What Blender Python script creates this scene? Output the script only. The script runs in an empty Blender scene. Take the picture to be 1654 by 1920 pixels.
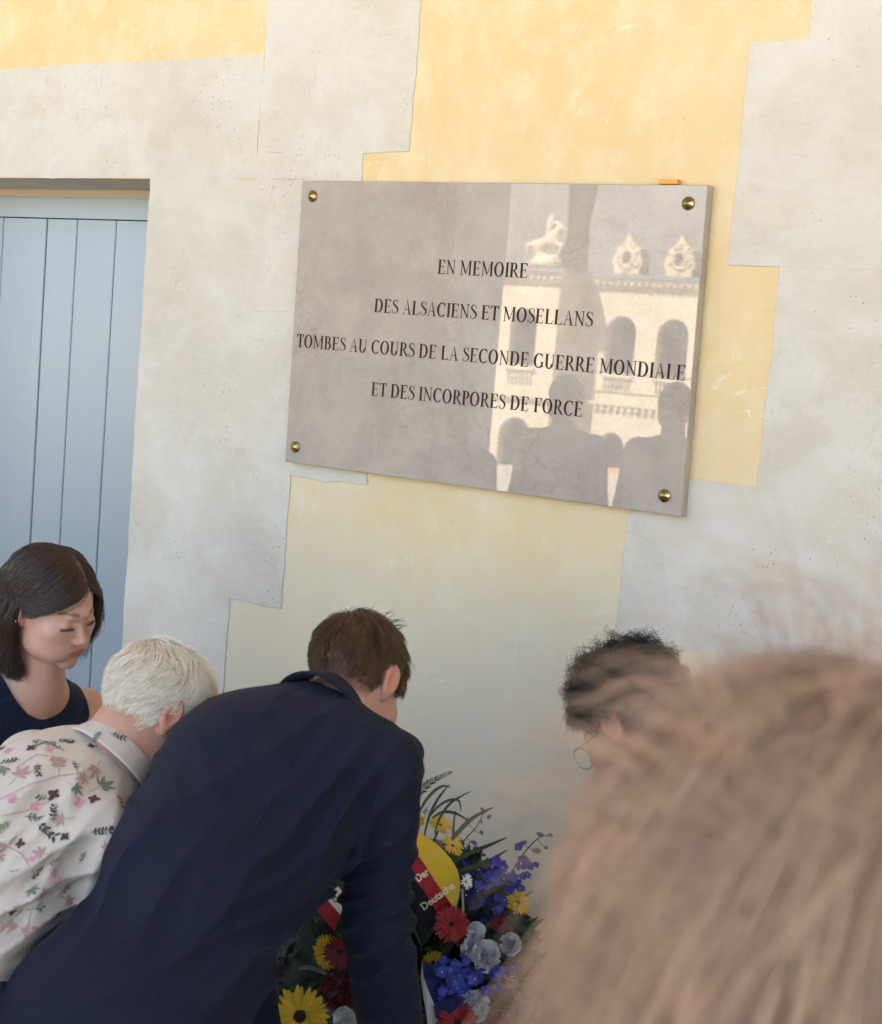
import bpy, math, random
import numpy as np
from mathutils import Vector, Matrix
from mathutils.bvhtree import BVHTree
random.seed(7); RNG = np.random.default_rng(7)
S = bpy.context.scene
COL = S.collection
# ------------------------------------------------------------------ camera
F_PX, W_PX, H_PX = 2800.0, 1654.0, 1920.0
M = np.array([[0.8270791772976706, 0.5561441944747985, 0.08150870771019522],     # rows: image right,
              [0.1258323363141005, -0.041867758409337937, -0.991167651784254],   # image down,
              [-0.5478195484083638, 0.8300305571229019, -0.10460887449878022]])  # viewing direction
CAM = np.array([0.0, -2.945, 1.85])
cam_d = bpy.data.cameras.new('camera'); cam = bpy.data.objects.new('camera', cam_d); COL.objects.link(cam)
cam_d.sensor_fit = 'VERTICAL'; cam_d.sensor_height = 36.0; cam_d.sensor_width = 31.0
cam_d.lens = F_PX / H_PX * 36.0
cam_d.clip_start = 0.02; cam_d.clip_end = 1000.0
R3 = Matrix((M[0].tolist(), (-M[1]).tolist(), (-M[2]).tolist())).transposed()
cam.matrix_world = Matrix.Translation(CAM.tolist()) @ R3.to_4x4()
cam_d.dof.use_dof = True; cam_d.dof.focus_distance = 3.35; cam_d.dof.aperture_fstop = 7.8
S.camera = cam
# ------------------------------------------------------------------ world and sun
SUN_EL, SUN_DIR = 47.0, np.array([-0.40, 0.915])          # where the sun stands (x, y)
w = bpy.data.worlds.new("World"); S.world = w; w.use_nodes = True
wn = w.node_tree; wn.nodes.clear()
sky = wn.nodes.new('ShaderNodeTexSky'); sky.sky_type = 'NISHITA'; sky.sun_disc = False
sky.sun_elevation = math.radians(SUN_EL); sky.sun_rotation = math.atan2(SUN_DIR[0], SUN_DIR[1])
sky.air_density = 0.85; sky.dust_density = 0.3; sky.ozone_density = 1.0
bg = wn.nodes.new('ShaderNodeBackground'); bg.inputs['Strength'].default_value = 0.085
wo = wn.nodes.new('ShaderNodeOutputWorld')
wn.links.new(sky.outputs[0], bg.inputs[0]); wn.links.new(bg.outputs[0], wo.inputs[0])
sd = bpy.data.lights.new('sun', 'SUN'); sun = bpy.data.objects.new('sun', sd); COL.objects.link(sun)
sd.energy = 5.0; sd.angle = math.radians(0.5); sd.color = (1.0, 0.93, 0.82)
_h = SUN_DIR / np.linalg.norm(SUN_DIR); _e = math.radians(SUN_EL)
sv = Vector((_h[0] * math.cos(_e), _h[1] * math.cos(_e), math.sin(_e)))
sun.rotation_mode = 'QUATERNION'; sun.rotation_quaternion = sv.to_track_quat('Z', 'Y'); sun.location = (0, 0, 30)
vs = S.view_settings
vs.view_transform = 'Standard'; vs.look = 'None'; vs.gamma = 1.0; vs.use_curve_mapping = False
vs.exposure = 3.58
cy = S.cycles
cy.use_denoising = True; cy.max_bounces = 10; cy.diffuse_bounces = 6; cy.glossy_bounces = 4
cy.transparent_max_bounces = 8; cy.caustics_reflective = False; cy.caustics_refractive = False
cy.sample_clamp_indirect = 6.0

# ------------------------------------------------------------------ helpers: space
def ray(px, py): return M.T @ np.array([(px - W_PX/2)/F_PX, (py - H_PX/2)/F_PX, 1.0])
def at(px, py, depth): return CAM + ray(px, py) * depth
def on_y(px, py, y=0.0):
    d = ray(px, py); return CAM + d * ((y - CAM[1]) / d[1])
def wl(px, py):
    p = on_y(px, py); return (float(p[0]), float(p[2]))
def cdir(v): return M.T @ np.array(v, float)          # direction given as (right, down, forward) of the view
def unit(v): v = np.asarray(v, float); return v / np.linalg.norm(v)
def frame(f, u):                                      # columns: right, front, up (world)
    f = unit(f); u = np.asarray(u, float); u = unit(u - f * (u @ f)); return np.stack([np.cross(f, u), f, u], 1)

# ------------------------------------------------------------------ helpers: objects
def tag(o, label=None, cat=None, group=None, kind=None):
    if label: o['label'] = label
    if cat: o['category'] = cat
    if group: o['group'] = group
    if kind: o['kind'] = kind
    return o
def empty(name, loc, label, cat, group=None):
    o = bpy.data.objects.new(name, None); COL.objects.link(o); o.location = [float(v) for v in loc]
    o.empty_display_size = 0.1
    return tag(o, label, cat, group)
def wmat(p):
    m = Matrix.LocRotScale(p.location, p.rotation_euler, p.scale)
    return (wmat(p.parent) @ p.matrix_parent_inverse @ m) if p.parent else m
def adopt(o, parent):
    if parent is not None:
        o.parent = parent; o.matrix_parent_inverse = wmat(parent).inverted()
    return o
def link(name, me, mats, parent=None, smooth=False):
    if not isinstance(mats, (list, tuple)): mats = [mats]
    for m_ in mats:
        if len(me.materials) < len(mats): me.materials.append(m_)
    if smooth: me.polygons.foreach_set('use_smooth', np.ones(len(me.polygons), bool))
    o = bpy.data.objects.new(name, me); COL.objects.link(o)
    return adopt(o, parent)
def np_mesh(name, V, Q):
    me = bpy.data.meshes.new(name); V = np.asarray(V, np.float32); Q = np.asarray(Q, np.int32)
    me.vertices.add(len(V)); me.vertices.foreach_set('co', V.ravel())
    k = Q.shape[1]
    me.loops.add(Q.size); me.loops.foreach_set('vertex_index', Q.ravel())
    me.polygons.add(len(Q)); me.polygons.foreach_set('loop_start', np.arange(0, Q.size, k, dtype=np.int32))
    me.update(calc_edges=True); me.validate(); return me
class MB:
    def __init__(s): s.v = []; s.f = []; s.m = []
    def add(s, verts, faces, mi=0):
        b = len(s.v); s.v += [tuple(float(c) for c in v) for v in verts]
        s.f += [tuple(i + b for i in f) for f in faces]; s.m += [mi] * len(faces); return s
    def box(s, a, b, mi=0):
        x0, y0, z0 = a; x1, y1, z1 = b
        return s.add([(x0,y0,z0),(x1,y0,z0),(x1,y1,z0),(x0,y1,z0),(x0,y0,z1),(x1,y0,z1),(x1,y1,z1),(x0,y1,z1)],
                     [(0,3,2,1),(4,5,6,7),(0,1,5,4),(1,2,6,5),(2,3,7,6),(3,0,4,7)], mi)
    def lathe(s, prof, c, ax, n=24, mi=0):              # prof: (radius, height along ax)
        ax = unit(ax); t = unit(np.cross(ax, [0.3, 0.2, 0.9])); b = np.cross(ax, t); V = []; Fc = []
        for r, h in prof:
            for i in range(n):
                a = 2*math.pi*i/n; V.append(np.asarray(c) + ax*h + (t*math.cos(a) + b*math.sin(a))*r)
        for j in range(len(prof)-1):
            for i in range(n):
                k = (i+1) % n; Fc.append((j*n+i, j*n+k, (j+1)*n+k, (j+1)*n+i))
        return s.add(V, Fc, mi)
    def tube(s, pts, rad, n=8, mi=0, caps=True):
        pts = [np.asarray(p, float) for p in pts]; V = []; Fc = []
        if not hasattr(rad, '__len__'): rad = [rad]*len(pts)
        up = np.array([0.13, 0.21, 0.97])
        for i, p in enumerate(pts):
            d = unit(pts[min(i+1, len(pts)-1)] - pts[max(i-1, 0)]); a = unit(np.cross(d, up)); b = np.cross(d, a)
            for k in range(n):
                t = 2*math.pi*k/n; V.append(p + (a*math.cos(t)+b*math.sin(t))*rad[i])
        for j in range(len(pts)-1):
            for i in range(n):
                k = (i+1) % n; Fc.append((j*n+i, (j+1)*n+i, (j+1)*n+k, j*n+k))
        if caps: Fc += [tuple(range(n)), tuple(reversed(range((len(pts)-1)*n, len(pts)*n)))]
        return s.add(V, Fc, mi)
    def grid(s, P, mi=0):                               # P[i][j] points
        n, m = len(P), len(P[0]); V = [p for r in P for p in r]
        return s.add(V, [(i*m+j, (i+1)*m+j, (i+1)*m+j+1, i*m+j+1) for i in range(n-1) for j in range(m-1)], mi)
    def mesh(s, name):
        me = bpy.data.meshes.new(name); me.from_pydata(s.v, [], s.f); me.update()
        me.polygons.foreach_set('material_index', s.m); return me
    def build(s, name, mats, parent=None, smooth=False):
        me = s.mesh(name)
        for m_ in (mats if isinstance(mats, (list, tuple)) else [mats]): me.materials.append(m_)
        if smooth: me.polygons.foreach_set('use_smooth', np.ones(len(me.polygons), bool))
        o = bpy.data.objects.new(name, me); COL.objects.link(o); return adopt(o, parent)

# ------------------------------------------------------------------ helpers: materials
class NT:
    def __init__(s, name):
        s.m = bpy.data.materials.new(name); s.m.use_nodes = True; s.t = s.m.node_tree; s.t.nodes.clear()
        s.out = s.t.nodes.new('ShaderNodeOutputMaterial'); s.p = s.t.nodes.new('ShaderNodeBsdfPrincipled')
        s.t.links.new(s.p.outputs[0], s.out.inputs[0])
        s.co = s.t.nodes.new('ShaderNodeTexCoord').outputs['Object']
    def set(s, sock, v):
        if isinstance(v, bpy.types.NodeSocket): s.t.links.new(v, sock)
        elif v is not None:
            if hasattr(v, '__len__') and len(v) == 3 and len(sock.default_value) == 4: v = (*v, 1.0)
            sock.default_value = v
    def pr(s, **k):
        names = dict(col='Base Color', rough='Roughness', metal='Metallic', ior='IOR', nrm='Normal', sss='Subsurface Weight',
                     sssr='Subsurface Radius', ssss='Subsurface Scale', sheen='Sheen Weight', spec='Specular IOR Level',
                     alpha='Alpha', sheenr='Sheen Roughness', coat='Coat Weight', coatr='Coat Roughness', trans='Transmission Weight')
        for a, v in k.items(): s.set(s.p.inputs[names[a]], v)
        return s
    def n(s, typ, out=0, ins=None, **props):
        nd = s.t.nodes.new(typ)
        for a, v in props.items(): setattr(nd, a, v)
        for a, v in (ins or {}).items(): s.set(nd.inputs[a], v)
        return nd.outputs[out]
    def mapp(s, scale=(1,1,1), loc=(0,0,0), rot=(0,0,0), co=None):
        return s.n('ShaderNodeMapping', ins={0: co or s.co, 1: loc, 2: rot, 3: scale})
    def noise(s, scale, detail=4, rough=.55, co=None, dist=0, out=0):
        return s.n('ShaderNodeTexNoise', out, {'Vector': co or s.co, 'Scale': scale, 'Detail': detail, 'Roughness': rough, 'Distortion': dist})
    def vor(s, scale, co=None, out=0, feature='F1', rnd=1.0):
        return s.n('ShaderNodeTexVoronoi', out, {'Vector': co or s.co, 'Scale': scale, 'Randomness': rnd}, feature=feature)
    def ramp(s, fac, *stops):
        nd = s.t.nodes.new('ShaderNodeValToRGB'); s.set(nd.inputs[0], fac); el = nd.color_ramp.elements
        while len(el) < len(stops): el.new(0.5)
        for e, (p, c) in zip(el, stops):
            e.position = p; e.color = (c, c, c, 1) if not hasattr(c, '__len__') else (*c, 1)
        return nd.outputs[0]
    def math(s, op, a, b=0.0, c=0.0, clamp=False):
        nd = s.t.nodes.new('ShaderNodeMath'); nd.operation = op; nd.use_clamp = clamp
        for i, v in enumerate((a, b, c)): s.set(nd.inputs[i], v)
        return nd.outputs[0]
    def mix(s, fac, a, b, mode='MIX'):
        nd = s.t.nodes.new('ShaderNodeMix'); nd.data_type = 'RGBA'; nd.blend_type = mode
        s.set(nd.inputs[0], fac); s.set(nd.inputs[6], a); s.set(nd.inputs[7], b); return nd.outputs[2]
    def bump(s, h, strength=.3, dist=.002, nrm=None):
        return s.n('ShaderNodeBump', 0, {'Height': h, 'Strength': strength, 'Distance': dist, **({'Normal': nrm} if nrm else {})})
    def attr(s, name): return s.n('ShaderNodeAttribute', attribute_name=name)
def plain(name, col, rough=.6, var=.12, scale=40, **k):
    t = NT(name); nz = t.noise(scale, 4)
    t.pr(col=t.mix(t.math('MULTIPLY', nz, var*2), col, tuple(c*(1-2*var) for c in col)), rough=rough, **k); return t.m

def m_stone():
    t = NT('limewashed_stone')
    big = t.noise(2.2, 5, .6); mid = t.noise(9, 6, .65, co=t.mapp((1, 1, 1.6))); fine = t.noise(140, 5, .7)
    cloud = t.ramp(t.noise(5.5, 4, .6, co=t.mapp(loc=(3, 1, 7)), dist=.6), (.42, 0), (.62, 1))
    c = t.mix(t.ramp(big, (.35, 0), (.68, 1)), (.62, .56, .45), (.55, .49, .39))
    c = t.mix(t.math('MULTIPLY', t.ramp(mid, (.42, 0), (.72, 1)), .42), c, (.48, .43, .335))
    c = t.mix(t.math('MULTIPLY', cloud, .42), c, (.70, .68, .61))
    # horizontal trowel strokes
    st = t.noise(16, 5, .7, co=t.mapp((.5, 1, 1.9), rot=(0, .05, 0)), dist=1.5)
    c = t.mix(t.math('MULTIPLY', t.ramp(st, (.5, 0), (.75, 1)), .22), c, (.72, .69, .62))
    sc = t.ramp(t.math('ABSOLUTE', t.math('SUBTRACT', t.noise(5, 3, .5, co=t.mapp((.6, 1, 2.6), loc=(7, 1, 3)), dist=2.2), .5)), (0, 1), (.0035, 0))
    c = t.mix(t.math('MULTIPLY', sc, t.math('MULTIPLY', t.ramp(t.noise(3, 2), (.5, 0), (.6, 1)), .6)), c, (.40, .34, .27))
    c = t.mix(t.math('MULTIPLY', t.noise(420, 2), .22), c, (.34, .29, .23))
    c = t.mix(t.math('MULTIPLY', fine, .16), c, (.33, .29, .24))
    streak = t.math('MULTIPLY', t.ramp(t.noise(60, 6, .8, co=t.mapp((1.4, 1, .7), loc=(5, 2, 1)), dist=.6), (.54, 0), (.66, 1)), t.ramp(t.noise(3.6, 4, .65, co=t.mapp(loc=(1, 4, 6))), (.50, 0), (.62, 1)))
    c = t.mix(t.math('MULTIPLY', streak, .55), c, (.40, .325, .255))
    # pits: small dark holes, in clusters
    rag = t.math('ADD', t.vor(88, co=t.mapp((1, 1, .72), loc=(.3, 0, .2))), t.math('MULTIPLY', t.noise(300, 3), .12))
    clus = t.ramp(t.noise(4.5, 3, .6, co=t.mapp(loc=(9, 4, 1))), (.47, 0), (.66, 1))
    thr = t.math('ADD', .035, t.math('MULTIPLY', clus, .17))
    rnd = t.ramp(t.n('ShaderNodeSeparateColor', 0, {0: t.vor(88, co=t.mapp((1, 1, .72), loc=(.3, 0, .2)), out=1)}), (.36, 0), (.42, 1))
    pit = t.math('MULTIPLY', t.math('LESS_THAN', rag, t.math('ADD', thr, .045)), rnd)
    soft = t.math('MULTIPLY', t.ramp(t.noise(34, 6, .8, co=t.mapp((1,1,.6), loc=(2, 2, 2)), dist=.5), (.60, 0), (.70, 1)), t.math('MULTIPLY', clus, .8))
    c = t.mix(soft, c, (.36, .30, .235))
    c = t.mix(t.math('MULTIPLY', pit, .7), c, (.22, .17, .12))
    h = t.math('SUBTRACT', t.math('ADD', t.math('MULTIPLY', mid, .8), t.math('ADD', t.math('MULTIPLY', fine, .25), t.math('MULTIPLY', st, .25))), t.math('MULTIPLY', pit, .9))
    t.pr(col=c, rough=.85, spec=.25, nrm=t.bump(h, .5, .003)); return t.m
def m_yellow():
    t = NT('yellow_plaster')
    big = t.noise(1.9, 5, .6, co=t.mapp(loc=(1, 2, 3))); mid = t.noise(7, 6, .65, co=t.mapp((1.3, 1, 1))); fine = t.noise(170, 4, .7)
    c = t.mix(t.ramp(big, (.36, 0), (.66, 1)), (.675, .515, .28), (.645, .465, .215))
    c = t.mix(t.math('MULTIPLY', t.ramp(mid, (.46, 0), (.66, 1)), .6), c, (.71, .62, .41))
    c = t.mix(t.math('MULTIPLY', t.ramp(t.noise(3.2, 6, .7, co=t.mapp(loc=(2.3, 0, 5.1)), dist=.6), (.55, 0), (.68, 1)), .45), c, (.64, .45, .19))
    pale = t.ramp(t.noise(11, 7, .75, co=t.mapp(loc=(4, 0, 8)), dist=.7), (.635, 0), (.70, 1))
    c = t.mix(t.math('MULTIPLY', pale, .75), c, (.74, .68, .52))
    # paler and greyer towards the floor
    z = t.n('ShaderNodeSeparateXYZ', 2, {0: t.co})
    low_fade = t.ramp(t.math('ADD', z, t.math('MULTIPLY', t.noise(3, 4), .35)), (.75, 1), (.999, .0))
    wr = t.n('ShaderNodeMapRange', 0, {0: t.math('ADD', z, t.math('MULTIPLY', t.noise(2.6, 5), .5)), 1: 1.3, 2: 2.15, 3: .78, 4: 0.0})
    c = t.mix(wr, c, (.63, .57, .44))
    c = t.mix(t.math('MULTIPLY', fine, .16), c, (.50, .37, .2))
    sc = t.ramp(t.math('ABSOLUTE', t.math('SUBTRACT', t.noise(2.4, 3, .5, co=t.mapp((1, 1, 1.8), loc=(3, 1, 9)), dist=2.8), .5)), (0, 1), (.0022, 0))
    c = t.mix(t.math('MULTIPLY', sc, t.math('MULTIPLY', t.ramp(t.noise(4, 2), (.52, 0), (.6, 1)), .7)), c, (.76, .70, .56))
    pv = t.vor(38, co=t.mapp(loc=(.7, 0, .1)))
    rnd = t.ramp(t.n('ShaderNodeSeparateColor', 0, {0: t.vor(38, co=t.mapp(loc=(.7, 0, .1)), out=1)}), (.86, 0), (.9, 1))
    pit = t.math('MULTIPLY', t.math('LESS_THAN', pv, .06), rnd)
    c = t.mix(t.math('MULTIPLY', pit, .6), c, (.36, .25, .13))
    h = t.math('ADD', t.math('MULTIPLY', mid, .7), t.math('MULTIPLY', fine, .2))
    t.pr(col=c, rough=.8, spec=.25, nrm=t.bump(h, .4, .003)); return t.m
def m_plaque():
    t = NT('polished_limestone')
    a = t.noise(7, 6, .65, dist=.4); b = t.noise(34, 6, .75, dist=1.2); f = t.noise(260, 3, .7)
    c = t.mix(t.ramp(a, (.38, 0), (.64, 1)), (.41, .352, .282), (.335, .287, .235))
    vein = t.ramp(t.math('ABSOLUTE', t.math('SUBTRACT', t.noise(11, 7, .7, dist=1.6), .5)), (0, 1), (.012, 0))
    msk = t.ramp(t.noise(3.4, 4, .6, co=t.mapp(loc=(5, 5, 5))), (.47, 0), (.62, 1))
    c = t.mix(t.math('MULTIPLY', t.ramp(b, (.52, 0), (.70, 1)), t.math('MULTIPLY', msk, .8)), c, (.35, .225, .185))
    c = t.mix(t.math('MULTIPLY', vein, t.math('ADD', t.math('MULTIPLY', msk, .6), .12)), c, (.24, .155, .115))
    fl = t.math('LESS_THAN', t.vor(75), .085)
    c = t.mix(t.math('MULTIPLY', fl, .45), c, (.26, .18, .12))
    c = t.mix(t.math('MULTIPLY', t.ramp(t.noise(75, 6, .8, dist=.5), (.56, 0), (.68, 1)), .35), c, (.26, .205, .16))
    c = t.mix(t.math('MULTIPLY', f, .14), c, (.5, .45, .42))
    t.pr(col=c, rough=.008, ior=1.62); return t.m
def m_skin(name, base, sss=.06):
    t = NT(name); col = t.attr('tint')
    nz = t.noise(60, 5, .7)
    c = t.mix(t.math('MULTIPLY', nz, .25), t.mix(1.0, base, col, 'MULTIPLY'), t.mix(1.0, tuple(x*.8 for x in base), col, 'MULTIPLY'))
    c = t.mix(t.math('MULTIPLY', t.ramp(t.noise(28, 5, .7, co=t.mapp(loc=(4, 2, 1))), (.45, 0), (.7, 1)), .28), c, tuple(a*b for a, b in zip(base, (1.0, .72, .68))))
    t.pr(col=c, rough=.48, sss=sss, sssr=(1, .35, .2), ssss=.012, spec=.4, nrm=t.bump(t.noise(900, 2), .12, .0004)); return t.m
def m_cloth(name, c1, c2, scale=900, rough=.9, sheen=.25, twill=False):
    t = NT(name)
    nz = t.noise(5, 5, .6); thread = t.noise(scale, 2, .5, co=t.mapp((1, 1, .35)))
    c = t.mix(nz, c1, c2)
    c = t.mix(t.math('MULTIPLY', thread, .35), c, tuple(x*.55 for x in c1))
    h = thread
    if twill:
        wv = t.n('ShaderNodeTexWave', 1, {'Vector': t.mapp(rot=(.2, .7, .4)), 'Scale': 55.0, 'Distortion': .3}, wave_type='BANDS')
        c = t.mix(t.math('MULTIPLY', wv, .45), c, tuple(x*2.1 for x in c1)); h = wv
    t.pr(col=c, rough=rough, sheen=sheen, sheenr=.5, spec=.2, nrm=t.bump(h, .25, .0006)); return t.m
def m_hair(name, c1, c2, rough=.42, spec=.45, pos=False):
    t = NT(name); r = t.n('ShaderNodeHairInfo', 4) if False else None
    hi = t.t.nodes.new('ShaderNodeHairInfo'); rnd = hi.outputs['Random']
    fac = rnd
    if pos: fac = t.math('ADD', t.math('MULTIPLY', rnd, .35), t.math('MULTIPLY', t.ramp(t.noise(34, 3, .6, co=t.mapp((1,1,.3))), (.35, 0), (.65, 1)), .65))
    t.pr(col=t.mix(fac, c1, c2), rough=rough, spec=spec); return t.m

M_STONE, M_YEL, M_PLAQ = m_stone(), m_yellow(), m_plaque()
M_LETTER = plain('engraved_paint', (.045, .022, .016), .8, spec=.1)
M_BRASS = (lambda t: t.pr(col=t.mix(t.noise(50, 4), (.42, .31, .13), (.30, .21, .085)), metal=1.0, rough=.24).m)(NT('aged_brass'))
M_TAPE = plain('orange_plastic', (.72, .30, .02), .5)
def m_door():
    t = NT('blue_grey_gloss_paint')
    nz = t.noise(6, 5, .6, co=t.mapp((1, 1, .3))); f = t.noise(120, 3, co=t.mapp((1, 1, .12)))
    c = t.mix(nz, (.265, .308, .335), (.235, .278, .31)); c = t.mix(t.math('MULTIPLY', f, .15), c, (.35, .39, .41))
    t.pr(col=c, rough=.28, spec=.5, nrm=t.bump(f, .12, .001)); return t.m
M_DOOR = m_door()

# ------------------------------------------------------------------ SDF modelling (surface nets on sparse blocks)
def polygonize(fn, bmin, bmax, h, slack=1.7):
    B = 8
    bmin = np.asarray(bmin, float); bmax = np.asarray(bmax, float)
    nb = np.ceil((bmax - bmin) / (B*h)).astype(int)
    I = np.stack(np.meshgrid(*[np.arange(k) for k in nb], indexing='ij'), -1).reshape(-1, 3)
    C = (bmin + (I + .5) * B * h).astype(np.float32)
    d = fn(C); I = I[np.abs(d) < B*h*.866*slack + h*2]
    L = B + 2
    off = np.stack(np.meshgrid(*[np.arange(L)]*3, indexing='ij'), -1).reshape(-1, 3)
    G = I[:, None, :]*B - 1 + off[None]                       # lattice indices
    P = (bmin + G.reshape(-1, 3) * h).astype(np.float32)
    V = np.empty(len(P), np.float32)
    for a in range(0, len(P), 1500000): V[a:a+1500000] = fn(P[a:a+1500000])
    V = V.reshape(-1, L, L, L)
    n = len(V); Cn = L - 1
    acc = np.zeros((n, Cn, Cn, Cn, 3), np.float32); cnt = np.zeros((n, Cn, Cn, Cn), np.float32)
    quads = []
    base = np.stack(np.meshgrid(*[np.arange(Cn)]*3, indexing='ij'), -1).astype(np.float32)
    for ax in range(3):
        v0 = V; sl0 = [slice(None)]*4; sl1 = [slice(None)]*4
        sl0[ax+1] = slice(0, L-1); sl1[ax+1] = slice(1, L)
        a, b = V[tuple(sl0)], V[tuple(sl1)]
        cross = (a < 0) != (b < 0)
        t = np.where(cross, a/np.where(cross, a-b, 1), 0)
        o = [k for k in range(3) if k != ax]
        for s0 in (0, 1):
            for s1 in (0, 1):
                sl = [slice(None)]*4; sl[o[0]+1] = slice(s0, s0+Cn); sl[o[1]+1] = slice(s1, s1+Cn)
                cr = cross[tuple(sl)]; tt = t[tuple(sl)]
                pos = np.zeros(cr.shape + (3,), np.float32); pos[..., ax] = tt; pos[..., o[0]] = s0; pos[..., o[1]] = s1
                acc += pos * cr[..., None]; cnt += cr
        sl = [slice(None)]*4; sl[o[0]+1] = slice(1, L-1); sl[o[1]+1] = slice(1, L-1); sl[ax+1] = slice(1, L-1)
        cr = cross[tuple(sl)] if True else None
        w_ = np.argwhere(cr)
        if len(w_):
            bi = w_[:, 0]; lp = w_[:, 1:] + 1; neg = V[(bi, lp[:,0], lp[:,1], lp[:,2])] < 0
            g = I[bi]*B - 1 + lp
            e0 = np.zeros(3, int); e0[(ax+1) % 3] = 1; e1 = np.zeros(3, int); e1[(ax+2) % 3] = 1
            q = np.stack([g, g-e0, g-e0-e1, g-e1], 1)
            q[~neg] = q[~neg][:, ::-1]
            quads.append(q)
    quads = np.concatenate(quads)
    m_ = cnt > 0
    gi = (I[:, None, None, None, :]*B - 1 + base.astype(int)[None])[m_]
    vp = bmin + (gi + acc[m_]/cnt[m_][:, None]) * h
    big = nb.max()*B + 16
    key = lambda g: ((g[..., 0]+4)*big + (g[..., 1]+4))*big + (g[..., 2]+4)
    k, idx = np.unique(key(gi), return_index=True); vp = vp[idx]
    q = np.searchsorted(k, key(quads)); q = np.clip(q, 0, len(k)-1)
    ok = (k[q] == key(quads)).all(1)
    return vp, q[ok]
def cone(P, a, b, r1, r2):
    a = np.asarray(a, np.float32); ba = np.asarray(b, np.float32) - a; pa = P - a
    t = np.clip(pa @ ba / (ba @ ba), 0, 1)
    return np.linalg.norm(pa - t[:, None]*ba, axis=1) - (r1 + (r2-r1)*t)
def ell(P, c, R, rad):
    q = (P - np.asarray(c, np.float32)) @ np.asarray(R, np.float32) if R is not None else P - np.asarray(c, np.float32)
    rad = np.asarray(rad, np.float32); k0 = np.linalg.norm(q/rad, axis=1); k1 = np.linalg.norm(q/rad**2, axis=1)
    return k0*(k0-1)/np.maximum(k1, 1e-6)
def smin(a, b, k):
    h = np.maximum(k - np.abs(a-b), 0)/k; return np.minimum(a, b) - h*h*k*.25
def smax(a, b, k): return -smin(-a, -b, k)
def prims(P, L, k):
    d = None
    for p in L:
        e = cone(P, *p[1:]) if p[0] == 'c' else ell(P, *p[1:])
        d = e if d is None else smin(d, e, k)
    return d
def sdf_object(name, fn, bmin, bmax, h, mat, parent, tintfn=None, slack=1.7):
    V, Q = polygonize(fn, bmin, bmax, h, slack)
    me = np_mesh(name, V, Q)
    if tintfn is not None:
        a = me.attributes.new('tint', 'FLOAT_COLOR', 'POINT'); c = np.ones((len(V), 4), np.float32); c[:, :3] = tintfn(V.astype(np.float32))
        a.data.foreach_set('color', c.ravel())
    return link(name, me, mat, parent, True)
def rowsin(P, seed):                               # cheap smooth noise in -1..1
    r = np.random.default_rng(seed); s = 0
    for i in range(4):
        s = s + np.sin(P @ (r.normal(size=3)*(1+i*.8)).astype(np.float32) + r.uniform(0, 6.28))
    return s/4

# ------------------------------------------------------------------ head, in its own frame: x right, y face, z up
FX = np.array([1, 0, 0], np.float32)
def head_core(P):
    Q = P.copy(); Q[:, 0] = np.abs(Q[:, 0])
    d = ell(Q, (0, -.014, .036), None, (.0735, .0945, .088))
    d = smin(d, ell(Q, (0, .034, -.018), None, (.058, .056, .082)), .03)
    d = smin(d, ell(Q, (.030, .048, -.042), None, (.022, .026, .030)), .025)
    d = smin(d, ell(Q, (.022, .040, -.068), None, (.036, .046, .034)), .03)
    d = smin(d, ell(Q, (.048, .004, -.048), None, (.014, .032, .036)), .035)
    d = smin(d, ell(Q, (0, .076, -.100), None, (.020, .013, .014)), .018)
    return d
def head_sdf(P, female=False, closed=True):
    Q = P.copy(); Q[:, 0] = np.abs(Q[:, 0])
    d = head_core(P)
    d = smin(d, ell(Q, (.043, .058, -.022), None, (.021, .021, .020)), .018)
    d = smin(d, cone(Q, (0, .086, .020), (.026, .083, .020), .0085, .006), .014)
    d = smax(d, -ell(Q, (.031, .1045, .000), None, (.0185, .019, .0125)), .012)
    d = smin(d, ell(Q, (.0305, .0745, -.001), None, (.0145, .0125, .0120)), .004)      # lids
    d = smin(d, cone(Q, (0, .084, .006), (0, .102, -.031), .0050, .0076), .010)
    d = smin(d, ell(Q, (0, .105, -.034), None, (.0078, .0080, .0070)), .006)
    d = smin(d, ell(Q, (.0105, .0975, -.037), None, (.0068, .0085, .0062)), .005)
    d = smax(d, -ell(Q, (.0062, .1005, -.0445), None, (.0032, .0045, .0035)), .002)
    d = smin(d, ell(Q, (0, .0815, -.064), None, (.024, .0125, .018)), .012)             # mouth mound
    d = smin(d, ell(Q, (.006, .0925, -.0605), None, (.014, .0052, .0038)), .004)
    d = smin(d, ell(Q, (0, .0915, -.0698), None, (.015, .0058, .0048)), .004)
    d = smax(d, -cone(Q, (0, .0980, -.0652), (.022, .0885, -.0655), .0011, .0009), .002)
    d = smax(d, -ell(Q, (0, .0975, -.082), None, (.016, .0075, .006)), .008)
    d = smax(d, -cone(Q, (.016, .0880, -.0060), (.044, .0790, -.0065), .0008, .0007), .0015)   # lash line
    d = smax(d, -cone(Q, (.018, .0875, .0075), (.044, .079, .0065), .0010, .0008), .003)       # lid crease
    # ears
    eR = np.array([[.94, .34, 0], [-.34, .94, 0], [0, 0, 1]], np.float32)
    e = ell(Q, (.081, -.012, .004), eR, (.0065, .0185, .031))
    e = smin(e, ell(Q, (.076, -.004, -.022), eR, (.0055, .010, .012)), .008)
    e = smax(e, -ell(Q, (.088, -.010, .005), eR, (.0065, .0115, .021)), .004)
    d = smin(d, e, .010)
    return d
def hairline(P):
    y, z, x = P[:, 1], P[:, 2], np.abs(P[:, 0])
    zl = np.interp(y, [-.11, -.06, -.03, -.012, .012, .03, .05, .075, .10], [-.062, -.058, -.045, .02, .028, .012, .040, .066, .074])
    return z - zl
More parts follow.
